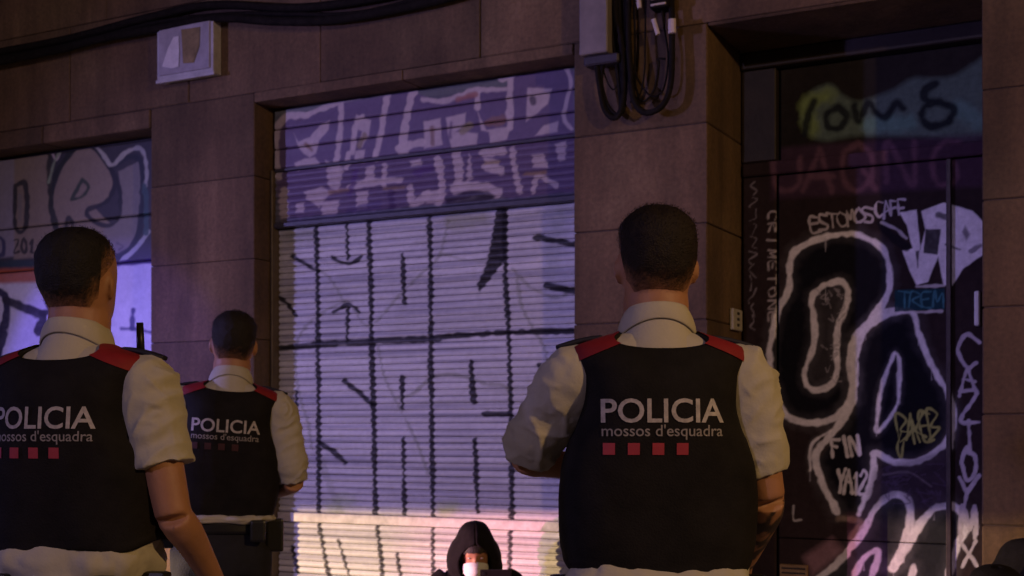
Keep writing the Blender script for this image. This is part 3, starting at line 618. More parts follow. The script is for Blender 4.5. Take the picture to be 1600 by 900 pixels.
# ================================================================== PEOPLE
SKIN = (.36, .175, .098)
m_skin = mat('skin', SKIN, .55, .12, 14, .08, 90)
m_skin_ink = mat('tattooed_skin', SKIN, .55, .12, 14, .08, 90, attr='paint')
m_shirt = mat('shirt_cotton', (.44, .405, .33), .85, .08, 10, .12, 160, sheen=.1)
m_vest = mat('vest_nylon', (.011, .0095, .0095), .8, .35, 14, .25, 220, spec=.15)
m_red = mat('red_panel', (.22, .009, .014), .7, .15, 20, .1, 200)
m_let = mat('reflective_print', (.39, .355, .345), .6, .28, 90)
m_let2 = mat('small_print', (.25, .225, .22), .6, .15, 30)
m_sq = mat('red_print', (.34, .030, .048), .6, .12, 30)
m_hair = mat('hair', (1, 1, 1), .6, .3, 60, .5, 250, attr='paint', spec=.2)
m_trou = mat('trouser_cloth', (.012, .012, .018), .85, .3, 16, .2, 150)
m_boot = mat('boot_leather', (.012, .011, .011), .45, .2)
m_epa = mat('epaulette_cloth', (.010, .010, .022), .7, .3)
m_black = mat('black_hoodie', (.010, .0085, .010), .9, .3, 20, .25, 160, spec=.1)
m_mask = mat('mask_paper', (.66, .70, .70), .8, .08)
m_gear = mat('belt_gear', (.012, .012, .013), .4, .2)

def prof(rows, z):
    """rows: (z, v1, v2, ...) -> smooth interpolation"""
    rows = np.array(rows, float); zz = rows[:, 0]; out = []
    for k in range(1, rows.shape[1]):
        y = rows[:, k]; d = np.diff(y) / np.diff(zz); m = np.zeros_like(y); m[0], m[-1] = d[0], d[-1]
        for i in range(1, len(y) - 1): m[i] = 0 if d[i - 1] * d[i] <= 0 else 2 * d[i - 1] * d[i] / (d[i - 1] + d[i])
        i = np.clip(np.searchsorted(zz, z) - 1, 0, len(zz) - 2); h = zz[i + 1] - zz[i]; t = np.clip((z - zz[i]) / h, 0, 1)
        out.append((2 * t**3 - 3 * t**2 + 1) * y[i] + (t**3 - 2 * t**2 + t) * h * m[i] + (-2 * t**3 + 3 * t**2) * y[i + 1] + (t**3 - t**2) * h * m[i + 1])
    return out
def sup(th, n):
    c, s = np.cos(th), np.sin(th)
    return np.sign(c) * np.abs(c) ** (2 / n), np.sign(s) * np.abs(s) ** (2 / n)
def shell(rows, zlo, zhi, nth=128, ns=60, n=2.5, off=0.0, cx=0.0):
    """surface between two edge curves zlo(th), zhi(th) on the lofted profile rows (z, rx, yback, yfront)"""
    th = np.linspace(0, 2 * math.pi, nth, endpoint=False); s = np.linspace(0, 1, ns)
    TH, S = np.meshgrid(th, s); a, b = zlo(th)[None], zhi(th)[None]; Z = a + (b - a) * S
    rx, yb, yf = prof(rows, Z); c, sn = sup(TH, n)
    return np.stack([cx + (rx + off) * c, np.where(sn > 0, (yf + off) * sn, (yb + off) * -sn * -1), Z], -1), TH, S
def loft(rows, zs, nth=40, n=2.5, cy=0.0):
    P, _, _ = shell(rows, lambda t: t * 0 + zs[0], lambda t: t * 0 + zs[1], nth, zs[2], n)
    V = P.reshape(-1, 3); ns = zs[2]; Fc = []
    for i in range(ns - 1):
        for k in range(nth):
            k2 = (k + 1) % nth; Fc.append((i * nth + k, i * nth + k2, (i + 1) * nth + k2, (i + 1) * nth + k))
    Fc.append(tuple(range(nth))[::-1]); Fc.append(tuple((ns - 1) * nth + k for k in range(nth)))
    return V, Fc

TORSO = [(.90, .165, .115, .12), (1.00, .180, .118, .125), (1.05, .200, .124, .13), (1.10, .211, .130, .135), (1.18, .213, .136, .138), (1.24, .209, .142, .14), (1.30, .194, .147, .14), (1.345, .174, .148, .138),
         (1.39, .164, .145, .132), (1.45, .172, .136, .12), (1.487, .186, .120, .105), (1.511, .180, .104, .092), (1.530, .136, .090, .08), (1.548, .082, .076, .066), (1.57, .066, .066, .058)]
HEAD = [(1.588, .030, -.035, .108), (1.605, .048, .0, .114), (1.630, .066, .048, .114), (1.660, .073, .072, .112), (1.69, .077, .088, .112), (1.72, .0795, .096, .113), (1.745, .080, .098, .110), (1.768, .0755, .093, .102), (1.786, .066, .082, .088), (1.800, .052, .063, .068), (1.811, .034, .041, .043), (1.817, .010, .012, .012)]
def hand_parts(wrist, d, palm_n, side, curl=.5, sc=1.0):
    """palm and five bent fingers; d: direction of the hand, palm_n: way the palm faces"""
    d = np.array(d, float); d /= np.linalg.norm(d); p = np.array(palm_n, float); p -= d * p.dot(d); p /= np.linalg.norm(p); a = np.cross(d, p) * side
    w_ = np.array(wrist, float); parts = [tube([w_ - d * .02, w_ + d * .03 * sc, w_ + d * .085 * sc], [.027, .036 * sc, .036 * sc], 12, flat=.5)]
    for k, (o_, ln) in enumerate([(-.030, .068), (-.010, .080), (.010, .076), (.029, .060)]):
        r0 = w_ + d * .080 * sc + a * o_ * sc; pts = [r0 - d * .02]; dirv = d.copy(); q = r0
        for j in range(3):
            ang = curl * (.5 + .5 * j); dv = d * math.cos(ang) + p * math.sin(ang); q = q + dv * ln * sc * (.45, .32, .23)[j]; pts.append(q)
        parts.append(tube(spline(pts, 9), np.linspace(.0100, .0078, 9) * sc, 8))
    t0 = w_ + d * .022 * sc - a * .03 * sc; t1 = t0 - a * .026 * sc + d * .03 * sc + p * .008; t2 = t1 + d * .034 * sc + p * .016 * sc - a * .002
    parts.append(tube(spline([t0 + a * .02, t1, t2], 8), np.linspace(.0125, .009, 8) * sc, 8)); return parts
def head_parts(cx=0.0):
    P = [loft(HEAD, (1.589, 1.8165, 30), 36, 2.15), tube([(0, .0, 1.50), (0, .004, 1.56), (0, .012, 1.62), (0, .02, 1.66)], [.080, .073, .072, .064], 20)]
    P.append(tube([(0, .108, 1.715), (0, .122, 1.69), (0, .132, 1.672), (0, .115, 1.664)], [.007, .011, .014, .010], 10))     # nose
    P.append(tube([(-.045, .100, 1.722), (0, .110, 1.720), (.045, .100, 1.722)], [.007, .009, .007], 8))                          # brow
    P.append(ball((0, .112, 1.637), (.022, .008, .005))); P.append(ball((0, .111, 1.629), (.020, .008, .005)))                    # lips
    for s in (-1, 1):
        e = ball((0, 0, 0), (.008, .020, .032)); v = e[0]; an = s * .45; v = np.stack([v[:, 0] * math.cos(an) - v[:, 1] * math.sin(an) * -1 * -1, v[:, 0] * math.sin(an) + v[:, 1] * math.cos(an), v[:, 2]], -1)
        P.append((v + np.array([s * .083, .008, 1.686]), e[1]))
    return P
def rotz(P, a, c=(0, 0)):
    q = P.copy(); x, y = P[..., 0] - c[0], P[..., 1] - c[1]; q[..., 0] = c[0] + x * math.cos(a) - y * math.sin(a); q[..., 1] = c[1] + x * math.sin(a) + y * math.cos(a); return q
def text_mesh(s, width, x0, z0, bold, bvh, off=.0022):
    cu = bpy.data.curves.new('t', 'FONT'); cu.body = s; cu.size = 1; cu.offset = bold; cu.resolution_u = 4
    o = bpy.data.objects.new('t', cu); COL.objects.link(o); dg = bpy.context.evaluated_depsgraph_get(); dg.update()
    me = bpy.data.meshes.new_from_object(o.evaluated_get(dg)); bpy.data.objects.remove(o)
    bm = bmesh.new(); bm.from_mesh(me); bmesh.ops.triangulate(bm, faces=bm.faces[:]); bm.to_mesh(me); bm.free()
    c = coords(me); k = width / (c[:, 0].max() - c[:, 0].min()); u = (c[:, 0] - c[:, 0].min()) * k + x0; z = c[:, 1] * k + z0
    out = np.zeros_like(c)
    for i in range(len(c)):
        h = bvh.ray_cast(Vector((u[i], -1, z[i])), Vector((0, 1, 0)))[0]; out[i] = (u[i], (h.y if h else -.13) - off, z[i])
    setco(me, out); return me, c[:, 1].max() * k
def patch(bvh, x0, x1, z0, z1, nn=4, off=.002):
    X, Z = np.meshgrid(np.linspace(x0, x1, nn), np.linspace(z0, z1, nn)); P = np.zeros((nn, nn, 3))
    for i in range(nn):
        for j in range(nn):
            h = bvh.ray_cast(Vector((X[i, j], -1, Z[i, j])), Vector((0, 1, 0)))[0]; P[i, j] = (X[i, j], (h.y if h else -.13) - off, Z[i, j])
    return gridmesh(P[:, ::1])
def hair_mesh(head_yaw, colr, skin=SKIN, grow=.010, nape=1.628, fade=.06):
    def zlo(th):
        s = -np.sin(th); f = np.clip(np.sin(th), 0, 1)
        return np.where(s > .35, nape + .03 * np.clip(1 - (s - .35) / .4, 0, 1), np.where(np.sin(th) > .3, 1.768, 1.70 + .05 * np.clip((np.sin(th) + .35) / .65, 0, 1)))
    zl0 = zlo; hj = rng.random(24)
    zlo = lambda th: zl0(th) + .010 * (np.interp((th / (2 * math.pi) * 24) % 24, np.arange(25), np.append(hj, hj[0])) - .5)
    P, TH, S = shell(HEAD, zlo, lambda t: t * 0 + 1.8168, 120, 46, 2.15)
    z = P[..., 2]; h = z - zlo(TH[0])[None]; g = np.clip(h / .05, 0.12, 1) * grow
    cen = np.array([0, .01, 1.70]); d = P - cen; d /= np.linalg.norm(d, axis=-1, keepdims=True)
    nz = fbm(P * 60, 2); P = P + d * (g * (.8 + .5 * nz))[..., None]
    a = np.clip(h / fade + (vnoise(P * 260) - .5) * .55 + (fbm(P * 30, 2) - .5) * .5 + .08, 0.0, 1)[..., None]
    a = a * a * (3 - 2 * a)
    col = np.array(skin)[None, None] * .72 * (1 - a) + np.array(colr)[None, None] * a
    # short hairs that roughen the outline
    pts = P[3:].reshape(-1, 3); dd = d[3:].reshape(-1, 3); ii = rng.integers(0, len(pts), 4200)
    b = pts[ii] + rng.normal(0, .0025, (len(ii), 3)); dr = dd[ii] + rng.normal(0, .35, (len(ii), 3)) + np.array([0, -.1, .0])
    ln = rng.uniform(.0015, .0048, (len(ii), 1)); sd = np.cross(dr, [0.3, .2, 1]); sd /= np.linalg.norm(sd, axis=1, keepdims=True) + 1e-9
    tri = np.stack([b - sd * .0007, b + sd * .0007, b + dr * ln], 1).reshape(-1, 3)
    me0 = gridmesh(P, True, None, True); v = np.vstack([P.reshape(-1, 3), tri]); n0 = P.shape[0] * P.shape[1]
    f = [tuple(p.vertices) for p in me0.polygons] + [(n0 + 3 * k, n0 + 3 * k + 1, n0 + 3 * k + 2) for k in range(len(ii))]
    bpy.data.meshes.remove(me0)
    me = pymesh(rotz(v, head_yaw, (0, .01)), f); at = me.color_attributes.new('paint', 'FLOAT_COLOR', 'POINT')
    cc = np.vstack([col.reshape(-1, 3), np.tile(np.array(colr), (3 * len(ii), 1))])
    at.data.foreach_set('color', np.concatenate([cc, np.ones((len(cc), 1))], 1).ravel().astype(np.float32)); return me

def officer(px, depth, yaw, roll, head_yaw, armL, armR, label, seed, haircol, badge=True, scale=1.0, hem_z=1.045, tail=1.0, ink=False, radio=False):
    root = empty('person', ground_at(px, depth), YAW + yaw)
    root.scale = (scale,) * 3
    tag(root, label, 'person', 'police officers seen from behind')
    def fin(me):
        c = coords(me); t = np.clip((c[:, 2] - .9) / .35, 0, 1); an = roll * t; x, z = c[:, 0].copy(), c[:, 2] - .95
        c[:, 0] = np.where(t > 0, x * np.cos(an) + z * np.sin(an), x); c[:, 2] = np.where(t > 0, .95 - x * np.sin(an) + z * np.cos(an), c[:, 2]); setco(me, c); return me
    def part(name, me, m, parent=root):
        o = link(name, fin(me), m); o.parent = parent; return o
    # ---- body: one continuous surface from head to ankles
    bp_ = [(rotz(v, head_yaw, (0, .01)), f) if k < 1 or k > 1 else (v, f) for k, (v, f) in enumerate(head_parts())]
    bp_.append(loft([(r[0], r[1] - .03, r[2] - .035, r[3] - .035) for r in TORSO], (.92, 1.55, 24), 32, 2.3))
    for s, A in ((-1, armL), (1, armR)):
        sh = np.array((s * .175, .0, 1.455)); el, wr = np.array(A['el']), np.array(A['wr'])
        bp_.append(tube(spline([sh, sh * .5 + el * .5 + np.array([s * .006, -.008, 0]), el], 14), np.interp(np.linspace(0, 1, 14), [0, .3, .7, 1], [.058, .053, .046, .042]), 16))
        bp_.append(tube(spline([el, el * .65 + wr * .35 + np.array([s * .006, 0, 0]), wr], 14), np.interp(np.linspace(0, 1, 14), [0, .3, 1], [.043, .045, .029]), 16, flat=.92))
        bp_ += hand_parts(wr, wr - el + np.array(A.get('hd', (0, 0, 0))), A.get('pn', (-s, .2, 0)), s, A.get('curl', .6))
    for s in (-1, 1):
        bp_.append(tube(spline([(s * .09, 0, .95), (s * .10, .01, .52), (s * .105, -.01, .30), (s * .105, .0, .09)], 20), np.interp(np.linspace(0, 1, 20), [0, .45, .6, 1], [.085, .058, .052, .035]), 16))
        bp_.append(ball((s * .108, .05, .05), (.035, .10, .04)))
    bme = remesh(bp_, .0065, 5)
    if ink:                                     # tattooed right forearm
        c = coords(bme); el, wr = np.array(armR['el']), np.array(armR['wr']); ax = wr - el; t = ((c - el) @ ax) / (ax @ ax); dd = np.linalg.norm(c - el - np.clip(t, 0, 1)[:, None] * ax, axis=1)
        on_arm = (dd < .07) & (t > .0) & (t < .95) & (c[:, 0] > .12)
        nz = fbm(np.stack([c[:, 0] * 30, c[:, 1] * 30, c[:, 2] * 34 + np.sin(c[:, 0] * 60)], -1), 2); a_ = np.clip((nz - .42) * 12, 0, 1) * on_arm * .92
        col = np.array(SKIN)[None] * (1 - a_[:, None]) + np.array((.02, .017, .018))[None] * a_[:, None]
        at = bme.color_attributes.new('paint', 'FLOAT_COLOR', 'POINT'); at.data.foreach_set('color', np.concatenate([col, np.ones((len(c), 1))], 1).ravel().astype(np.float32))
    body = part('body', bme, m_skin_ink if ink else m_skin)
    # ---- hair
    part('hair', hair_mesh(head_yaw, haircol), m_hair)
    # ---- shirt
    sp_ = [loft([(r[0], r[1] - .010, r[2] - .012, r[3] - .012) for r in TORSO], (.94, 1.565, 40), 48, 2.5)]
    for s, A in ((-1, armL), (1, armR)):
        sh = np.array((s * .150, .0, 1.452)); el, wr = np.array(A['el']), np.array(A['wr']); t = A['sl']
        sh2 = np.array((s * .185, -.005, 1.445))
        path = [sh, sh2]
        for u in (.35, .7, 1.0):
            tt = u * t
            path.append(sh2 + (el - sh2) * tt if tt <= 1 else el + (wr - el) * (tt - 1))
        pa = spline(path, 30); rr = np.interp(np.linspace(0, 1, 30), [0, .2, .45, .8, 1], [.066, .075, .075, .070, A.get('hr', .072)])
        sp_.append(tube(pa, rr, 26))
    me = remesh(sp_, .0052, 5); c = coords(me); nn_ = normals(me)
    arm = np.clip((np.abs(c[:, 0]) - .16) / .05, 0, 1)
    q = np.stack([c[:, 0] * 5 + c[:, 2] * 5 * np.sign(c[:, 0]), c[:, 1] * 6, c[:, 2] * 17 - np.abs(c[:, 0]) * 12], -1) + seed * 3.7
    fold = 1 - np.abs(fbm(q, 2) * 2 - 1) * 1.6; fold2 = fbm(c * 38 + seed, 2) - .5
    crease = np.zeros(len(c))
    for s, A in ((-1, armL), (1, armR)):
        sh = np.array((s * .185, 0, 1.455)); el = np.array(A['el']); ax = el - sh; ln = np.linalg.norm(ax); ax = ax / ln; t = (c - sh) @ ax; rel = c - sh - t[:, None] * ax
        ph_ = np.arctan2(rel[:, 1], rel[:, 0] * s); nzz = fbm(c * 9 + seed * 5 + s, 2)
        for fr, tw, am in ((62, 1.3, .0085), (95, -1.9, .0055), (40, 2.4, .006)):
            msk = np.clip((fbm(c * 13 + fr + seed, 2) - .46) * 7, 0, 1)
            crease += np.where(np.sign(c[:, 0]) == s, am * msk * ((1 - np.abs(np.sin(.5 * fr * t + tw * ph_ + 7 * nzz))) ** 2.2 - .25), 0)
    setco(me, c + nn_ * ((fold * .010 - .007 + crease) * arm + fold2 * .004)[:, None])
    shirt = part('shirt', me, m_shirt)
    # yoke between vest and collar, and the folded collar
    yk = lambda th: 1.488 + .0 * th
    P, TH, S = shell([(1.47, .150, .118, .09), (1.50, .108, .110, .08), (1.53, .086, .094, .072), (1.56, .074, .078, .062), (1.61, .064, .069, .056)], yk, lambda th: 1.592 + .012 * np.clip(-np.sin(th), 0, 1), 72, 24, 2.1)
    part('yoke', solidify(gridmesh(P, True, None, True), .004), m_shirt, shirt)
    s_ = np.linspace(0, 1, 14)
    th = np.linspace(math.pi * .5 + .25, math.pi * 2.5 - .25, 90); TH, S = np.meshgrid(th, s_); bk = np.clip(-np.sin(TH), 0, 1)
    ztop = 1.595 + .014 * bk; zbot = 1.532 + .042 * bk ** 1.5; fl = np.sin(np.pi * S * .5)
    Z = ztop + (zbot - ztop) * S + .004 * np.sin(np.pi * S); RX = .065 + (.0845 - .065) * fl; RY = .0705 + (.0790 - .0705) * fl
    P = np.stack([RX * np.cos(TH), RY * np.sin(TH) + .002, Z], -1)
    part('collar', solidify(gridmesh(P), .003), m_shirt, shirt)
    # shirt tails bunched under the vest
    th = np.linspace(0, 2 * math.pi, 140, endpoint=False); s_ = np.linspace(0, 1, 14); TH, S = np.meshgrid(th, s_)
    n1 = fbm(np.stack([np.cos(TH) * 4 + seed, np.sin(TH) * 4, S * 2], -1), 3); n2 = fbm(np.stack([np.cos(TH) * 2.5 + seed * 2, np.sin(TH) * 2.5, S * 0], -1), 2)
    Z = hem_z + .007 - (.085 * tail + .05 * tail * (n2 - .5)) * S; cc_, ss_ = sup(TH, 2.5); bul = .016 * np.sin(np.pi * S) + .030 * (n1 - .5)
    P = np.stack([(.186 + bul) * cc_, (.124 + bul) * ss_, Z], -1)
    part('shirt_tail', solidify(gridmesh(P, True, None, True), .003), m_shirt, shirt)
    # ---- vest
    top = lambda th: 1.548 - .040 * np.clip(-np.sin(th), 0, 1) ** 3 - .05 * np.clip(np.sin(th), 0, 1) ** 3
    hem = lambda th: hem_z - .018 * np.clip(-np.sin(th), 0, 1) + .006 * np.sin(5 * th + seed)
    P, TH, S = shell(TORSO, hem, top, 150, 90, 2.6, .004)
    dn = fbm(np.stack([P[..., 0] * 9, P[..., 1] * 9, P[..., 2] * 5], -1) + seed, 3) - .5
    P[..., 0] *= 1 + dn * .045; P[..., 1] *= 1 + dn * .085; P[..., 2] += 0
    P[:4, :, :2] *= np.array([1.0, 1.006, 1.008, 1.006])[:, None, None]
    vm = gridmesh(P, True, None, True); bvh_src = [tuple(x) for x in coords(vm)]; polys = [tuple(p.vertices) for p in vm.polygons]
    bvh = BVHTree.FromPolygons(bvh_src, polys)
    # red shoulder panels: cut out of a copy of the vest surface
    redm = []
    for s in (-1, 1):
        bm = bmesh.new(); bm.from_mesh(vm)
        a, b_ = Vector((s * .088, 0, 1.517)), Vector((s * .184, 0, 1.478)); t_ = (b_ - a).normalized(); nr = Vector((0, 1, 0)).cross(t_); nr = nr if nr.z > 0 else -nr
        bmesh.ops.bisect_plane(bm, geom=bm.verts[:] + bm.edges[:] + bm.faces[:], plane_co=a, plane_no=-nr, clear_outer=True)
        bmesh.ops.bisect_plane(bm, geom=bm.verts[:] + bm.edges[:] + bm.faces[:], plane_co=Vector((s * .083, 0, 0)), plane_no=Vector((-s, 0, 0)), clear_outer=True)
        for v_ in bm.verts: v_.co += v_.normal * .0028
        mm = bpy.data.meshes.new('mesh'); bm.to_mesh(mm); bm.free(); mm.shade_smooth(); redm.append(mm)
    texts = [text_mesh('POLICIA', .256, -.133, 1.352, .014, bvh), text_mesh("mossos d'esquadra", .252, -.132, 1.323, .006, bvh)]
    sq = [patch(bvh, -.130 + k * .0505, -.130 + k * .0505 + .0245, 1.284, 1.3085) for k in range(4)]
    vest = part('vest', solidify(vm, .012), m_vest)
    for mm in redm: part('shoulder_panel', mm, m_red, vest)
    part('lettering', texts[0][0], m_let, vest)['label'] = 'grey capital letters across the vest back'
    part('small_lettering', texts[1][0], m_let2, vest)
    if badge:
        for mm in sq: part('red_square', mm, mat('faded_red_print', (.05, .012, .014), .7, .2, 30) if badge == 'faint' else m_sq, vest)
    # ---- epaulettes on the shoulders
    for s in (-1, 1):
        P = []
        for k, u in enumerate(np.linspace(0, 1, 14)):
            x = s * (.120 + .100 * u); z = 1.540 - .022 * u ** 1.6; wd = .024 * (1 - .25 * u) * (1 if u < .9 else .8)
            P.append([(x, .012 + wd * v, z + .004 * (1 - v * v)) for v in np.linspace(-1, 1, 7)])
        P = np.array(P); P = P if s < 0 else P[:, ::-1]
        part('epaulette', solidify(gridmesh(P), .009), m_epa, shirt)
    if radio:                                   # radio with aerial clipped at the right shoulder, speaker microphone at the left
        rd = part('radio', boxmesh(.078, .124, .105, .135, 1.42, 1.535, .006, 2), m_gear, vest)
        v, f = tube([(.100, .118, 1.52), (.098, .116, 1.61)], [.0105, .0085], 10); part('aerial', pymesh(v, f), m_gear, vest)
        part('speaker_microphone', boxmesh(-.145, -.085, .075, .108, 1.475, 1.560, .008, 2), m_gear, vest)
        v, f = tube(spline([(-.115, .10, 1.48), (-.14, .13, 1.42), (-.10, .145, 1.34), (-.02, .15, 1.30)], 24), .005, 8); part('microphone_cord', pymesh(v, f), m_gear, vest)
    # ---- trousers, belt, boots
    tp = [loft([(.80, .185, .12, .115), (.86, .182, .128, .115), (.95, .172, .118, .11), (1.02, .172, .112, .11)], (.80, 1.015, 16), 40, 2.4)]
    for s in (-1, 1):
        tp.append(tube(spline([(s * .095, 0, .90), (s * .103, .01, .66), (s * .108, .015, .48), (s * .11, -.005, .28), (s * .112, .0, .10)], 26), np.interp(np.linspace(0, 1, 26), [0, .4, .6, 1], [.098, .082, .072, .066]), 22))
    me = remesh(tp, .009, 4); c = coords(me); nn_ = normals(me); setco(me, c + nn_ * ((fbm(c * np.array([9, 9, 14]) + seed, 3) - .5) * .016)[:, None])
    part('trousers', me, m_trou)
    P, TH, S = shell([(.9, .184, .124, .122), (1.1, .184, .124, .122)], lambda t: t * 0 + .965, lambda t: t * 0 + 1.012, 90, 5, 2.4)
    belt = part('belt', solidify(gridmesh(P, True, None, True), .005), m_gear)
    for x, y, wz, hz in [(.205, -.01, .035, .10), (-.205, 0, .03, .08), (.14, -.125, .03, .05), (-.13, -.125, .035, .06)]:
        part('pouch', boxmesh(x - wz, x + wz, y - .022, y + .022, .985 - hz, 1.02, .010, 2), m_gear, belt)
    for s in (-1, 1):
        bo = [tube(spline([(s * .112, 0, .20), (s * .112, .0, .10), (s * .112, .01, .05)], 10), [.058] * 10, 18), (lambda e: (np.column_stack([e[0][:, :2], np.maximum(e[0][:, 2], .004)]), e[1]))(ball((s * .114, .055, .045), (.050, .135, .055), 22, 14))]
        part('boot', remesh(bo, .007, 3), m_boot)
    return root

officer(1026, 2.80, 0.02, 0.0, 0.0,
        dict(el=(-.285, .10, 1.275), wr=(-.13, .29, 1.24), sl=1.02, hr=.058, pn=(1, 0, 0), curl=.9),
        dict(el=(.243, .01, 1.185), wr=(.225, .20, 1.02), sl=.80, hr=.062, curl=.6),
        'police officer with bent left elbow, back turned, between slatted shutter and graffiti door', 1, (.016, .011, .009), ink=True)
officer(121, 3.0, -.22, 0.0, .02,
        dict(el=(-.262, .02, 1.165), wr=(-.245, .21, 1.0), sl=.62, curl=.6),
        dict(el=(.258, -.02, 1.150), wr=(.268, .17, .975), sl=.62, hr=.076, curl=.5),
        'police officer with bare right arm hanging down, back turned before the shutter with rounded letters', 2, (.014, .012, .012), scale=.991, hem_z=1.088, tail=1.15, radio=True)
officer(345, 4.9, .20, .065, .0,
        dict(el=(-.262, .02, 1.165), wr=(-.245, .21, 1.0), sl=.62, curl=.6),
        dict(el=(.27, -.03, 1.170), wr=(.16, .20, 1.10), sl=1.05, hr=.060, curl=.8),
        'smaller police officer leaning slightly, standing between the left officer and the slatted shutter', 3, (.018, .014, .011), badge='faint', scale=.985, hem_z=1.03, tail=.35)

def seated(px, Y, face_yaw, scale, label, hood_w, mask=True, phone=True, logo=False, cap=False):
    g = wp(px, HZ, Y); root = empty('person', (g.x, Y, 0), face_yaw); root.scale = (scale,) * 3
    tag(root, label, 'person')
    T = np.array([0, .02, -.955])
    hp = [(v + np.array([0, 0, 0]), f) for v, f in head_parts()]
    def hd(P):      # bring the head down to sitting height, tipped a little forward
        q = np.array(P, float) + np.array([0, 0, -.965]); a = -.22; y, z = q[..., 1], q[..., 2] - .60
        r = q.copy(); r[..., 1] = y * math.cos(a) - z * math.sin(a) + .03; r[..., 2] = y * math.sin(a) + z * math.cos(a) + .60; return r
    parts = [(hd(v), f) for v, f in hp]
    parts.append(loft([(.06, .14, .10, .10), (.3, .14, .09, .10), (.5, .15, .08, .09), (.56, .07, .05, .06)], (.06, .56, 16), 24))
    knees = [(s * .13, .36, .46) for s in (-1, 1)]; hands = [(s * .055, .30, .53) for s in (-1, 1)]; elb = [(s * .235, .14, .34) for s in (-1, 1)]
    for s, k, h, e in zip((-1, 1), knees, hands, elb):
        parts.append(tube(spline([(s * .165, 0, .50), e], 8), [.045] * 8, 12)); parts.append(tube(spline([e, h], 8), np.linspace(.042, .028, 8), 12))
        parts += hand_parts(h, (-s * .4, .35, .9), (-s, .3, 0), s, .9, .9)
        parts.append(tube(spline([(s * .09, .02, .10), k], 10), np.linspace(.08, .055, 10), 14)); parts.append(tube(spline([k, (s * .12, .40, .08)], 10), np.linspace(.052, .035, 10), 14))
    body = link('body', remesh(parts, .008, 4), m_skin, root)
    jk = [loft([(.05, .19, .13, .14), (.2, .19, .14, .15), (.35, .20, .13, .14), (.46, .20, .11, .11), (.53, .165, .09, .09), (.575, .09, .07, .075)], (.05, .57, 26), 36)]
    for s, h, e in zip((-1, 1), hands, elb):
        jk.append(tube(spline([(s * .15, 0, .50), (s * .205, .02, .46), e, tuple(np.array(e) * .1 + np.array(h) * .9)], 24), np.interp(np.linspace(0, 1, 24), [0, .3, .6, 1], [.07, .07, .06, .045]), 20))
    me = remesh(jk, .009, 4); c = coords(me); nn_ = normals(me); setco(me, c + nn_ * ((1 - np.abs(fbm(c * np.array([8, 8, 15]), 2) * 2 - 1) * 1.5) * .014 - .006)[:, None]); c = coords(me); t_ = np.clip((c[:, 2] - .28) / .2, 0, 1); c[:, 2] += .085 * t_ * t_ * (3 - 2 * t_) * np.clip(1.6 - c[:, 1] / .14, 0, 1).clip(0, 1); setco(me, c); link('hooded_jacket', me, m_black, root)
    # hood: shell with an opening around the face
    hr = [(.555, .118, .100, .120), (.60, .134, .115, .138), (.655, .143 * hood_w / .285, .128, .158), (.71, .140 * hood_w / .285, .132, .172), (.765, .124 * hood_w / .285, .128, .176), (.81, .103, .115, .165), (.85, .086, .096, .140), (.875, .068, .076, .110), (.892, .045, .052, .076), (.902, .004, .005, .008)]
    zs_ = np.concatenate([np.linspace(.555, .86, 34), np.linspace(.866, .902, 12)]); u = np.linspace(0, 1, 90)
    gap = np.radians(np.interp(zs_, [.555, .62, .69, .74, .772, .79], [24, 32, 35, 30, 15, 0.4]))
    P = []
    for z_, g_ in zip(zs_, gap):
        th = math.pi / 2 + g_ + (2 * math.pi - 2 * g_) * u; rx_, yb_, yf_ = prof(hr, np.full(90, z_)); c_, sn_ = sup(th, 2.05)
        P.append(np.stack([rx_ * c_, np.where(sn_ > 0, yf_, yb_) * sn_ + .005, np.full(90, z_)], -1))
    P = np.array(P); n1 = fbm(P * np.array([11, 11, 7]) + 3, 3) - .5; cen = P * 1.0; cen[..., :2] *= (1 + .22 * n1[..., None]); P = cen
    if not cap: link('hood', solidify(gridmesh(P), .009), m_black, root)
    else:
        Pc, _, _ = shell(HEAD, lambda t: 1.722 - .012 * np.clip(-np.sin(t), 0, 1), lambda t: t * 0 + 1.8168, 80, 22, 2.1, .018); Pc[..., 2] += .012; Pc[-1, :, 0] *= .05; Pc[-1, :, 1] *= .05; Pc[-2, :, :2] *= .6; Pc[-1, :, 2] += .004; Pc[-2, :, 2] += .003
        cp = link('cap', solidify(gridmesh(hd(Pc), True, None, True), .003), m_black, root)
        U_, V_ = np.meshgrid(np.linspace(-1, 1, 19), np.linspace(0, 1, 9)); br = np.stack([.082 * U_ * (1 - .12 * V_ ** 2), .112 + .075 * V_ * np.sqrt(np.clip(1 - .75 * U_ ** 2, 0, 1)) - .045 * U_ ** 2, 1.737 - .014 * V_ - .014 * U_ ** 2], -1)
        link('brim', solidify(gridmesh(hd(br)), .003), m_black, cp)
        e = spline([(.010, .010), (-.004, .014), (-.013, .002), (-.010, -.013), (.004, -.015), (.010, -.006), (.002, .0), (-.010, -.004)], 30)
        v, f = tube(hd(np.array([(.020 + p[0], .118, 1.778 + p[1]) for p in e])), .0028, 6); link('cap_logo', pymesh(v, f), m_mask, cp)
    if mask:
        A, B = np.meshgrid(np.linspace(-1, 1, 22), np.linspace(0, 1, 16)); an = A * (1.05 + .2 * np.sin(np.pi * B))
        zz = 1.598 + .094 * B - .026 * A ** 2 * B + .022 * A ** 2 * (1 - B); bul = .034 * np.cos(A * 1.35) ** 2 * np.sin(np.pi * (B * .7 + .2))
        Pm = np.stack([(.070 + .004) * np.sin(an), .118 * np.cos(an) ** .8 * .72 + .036 + bul, zz], -1)
        pl = .0025 * np.sin(B * 18); Pm[..., 1] += pl
        link('face_mask', solidify(gridmesh(hd(Pm)[:, ::-1]), .002), m_mask, root)
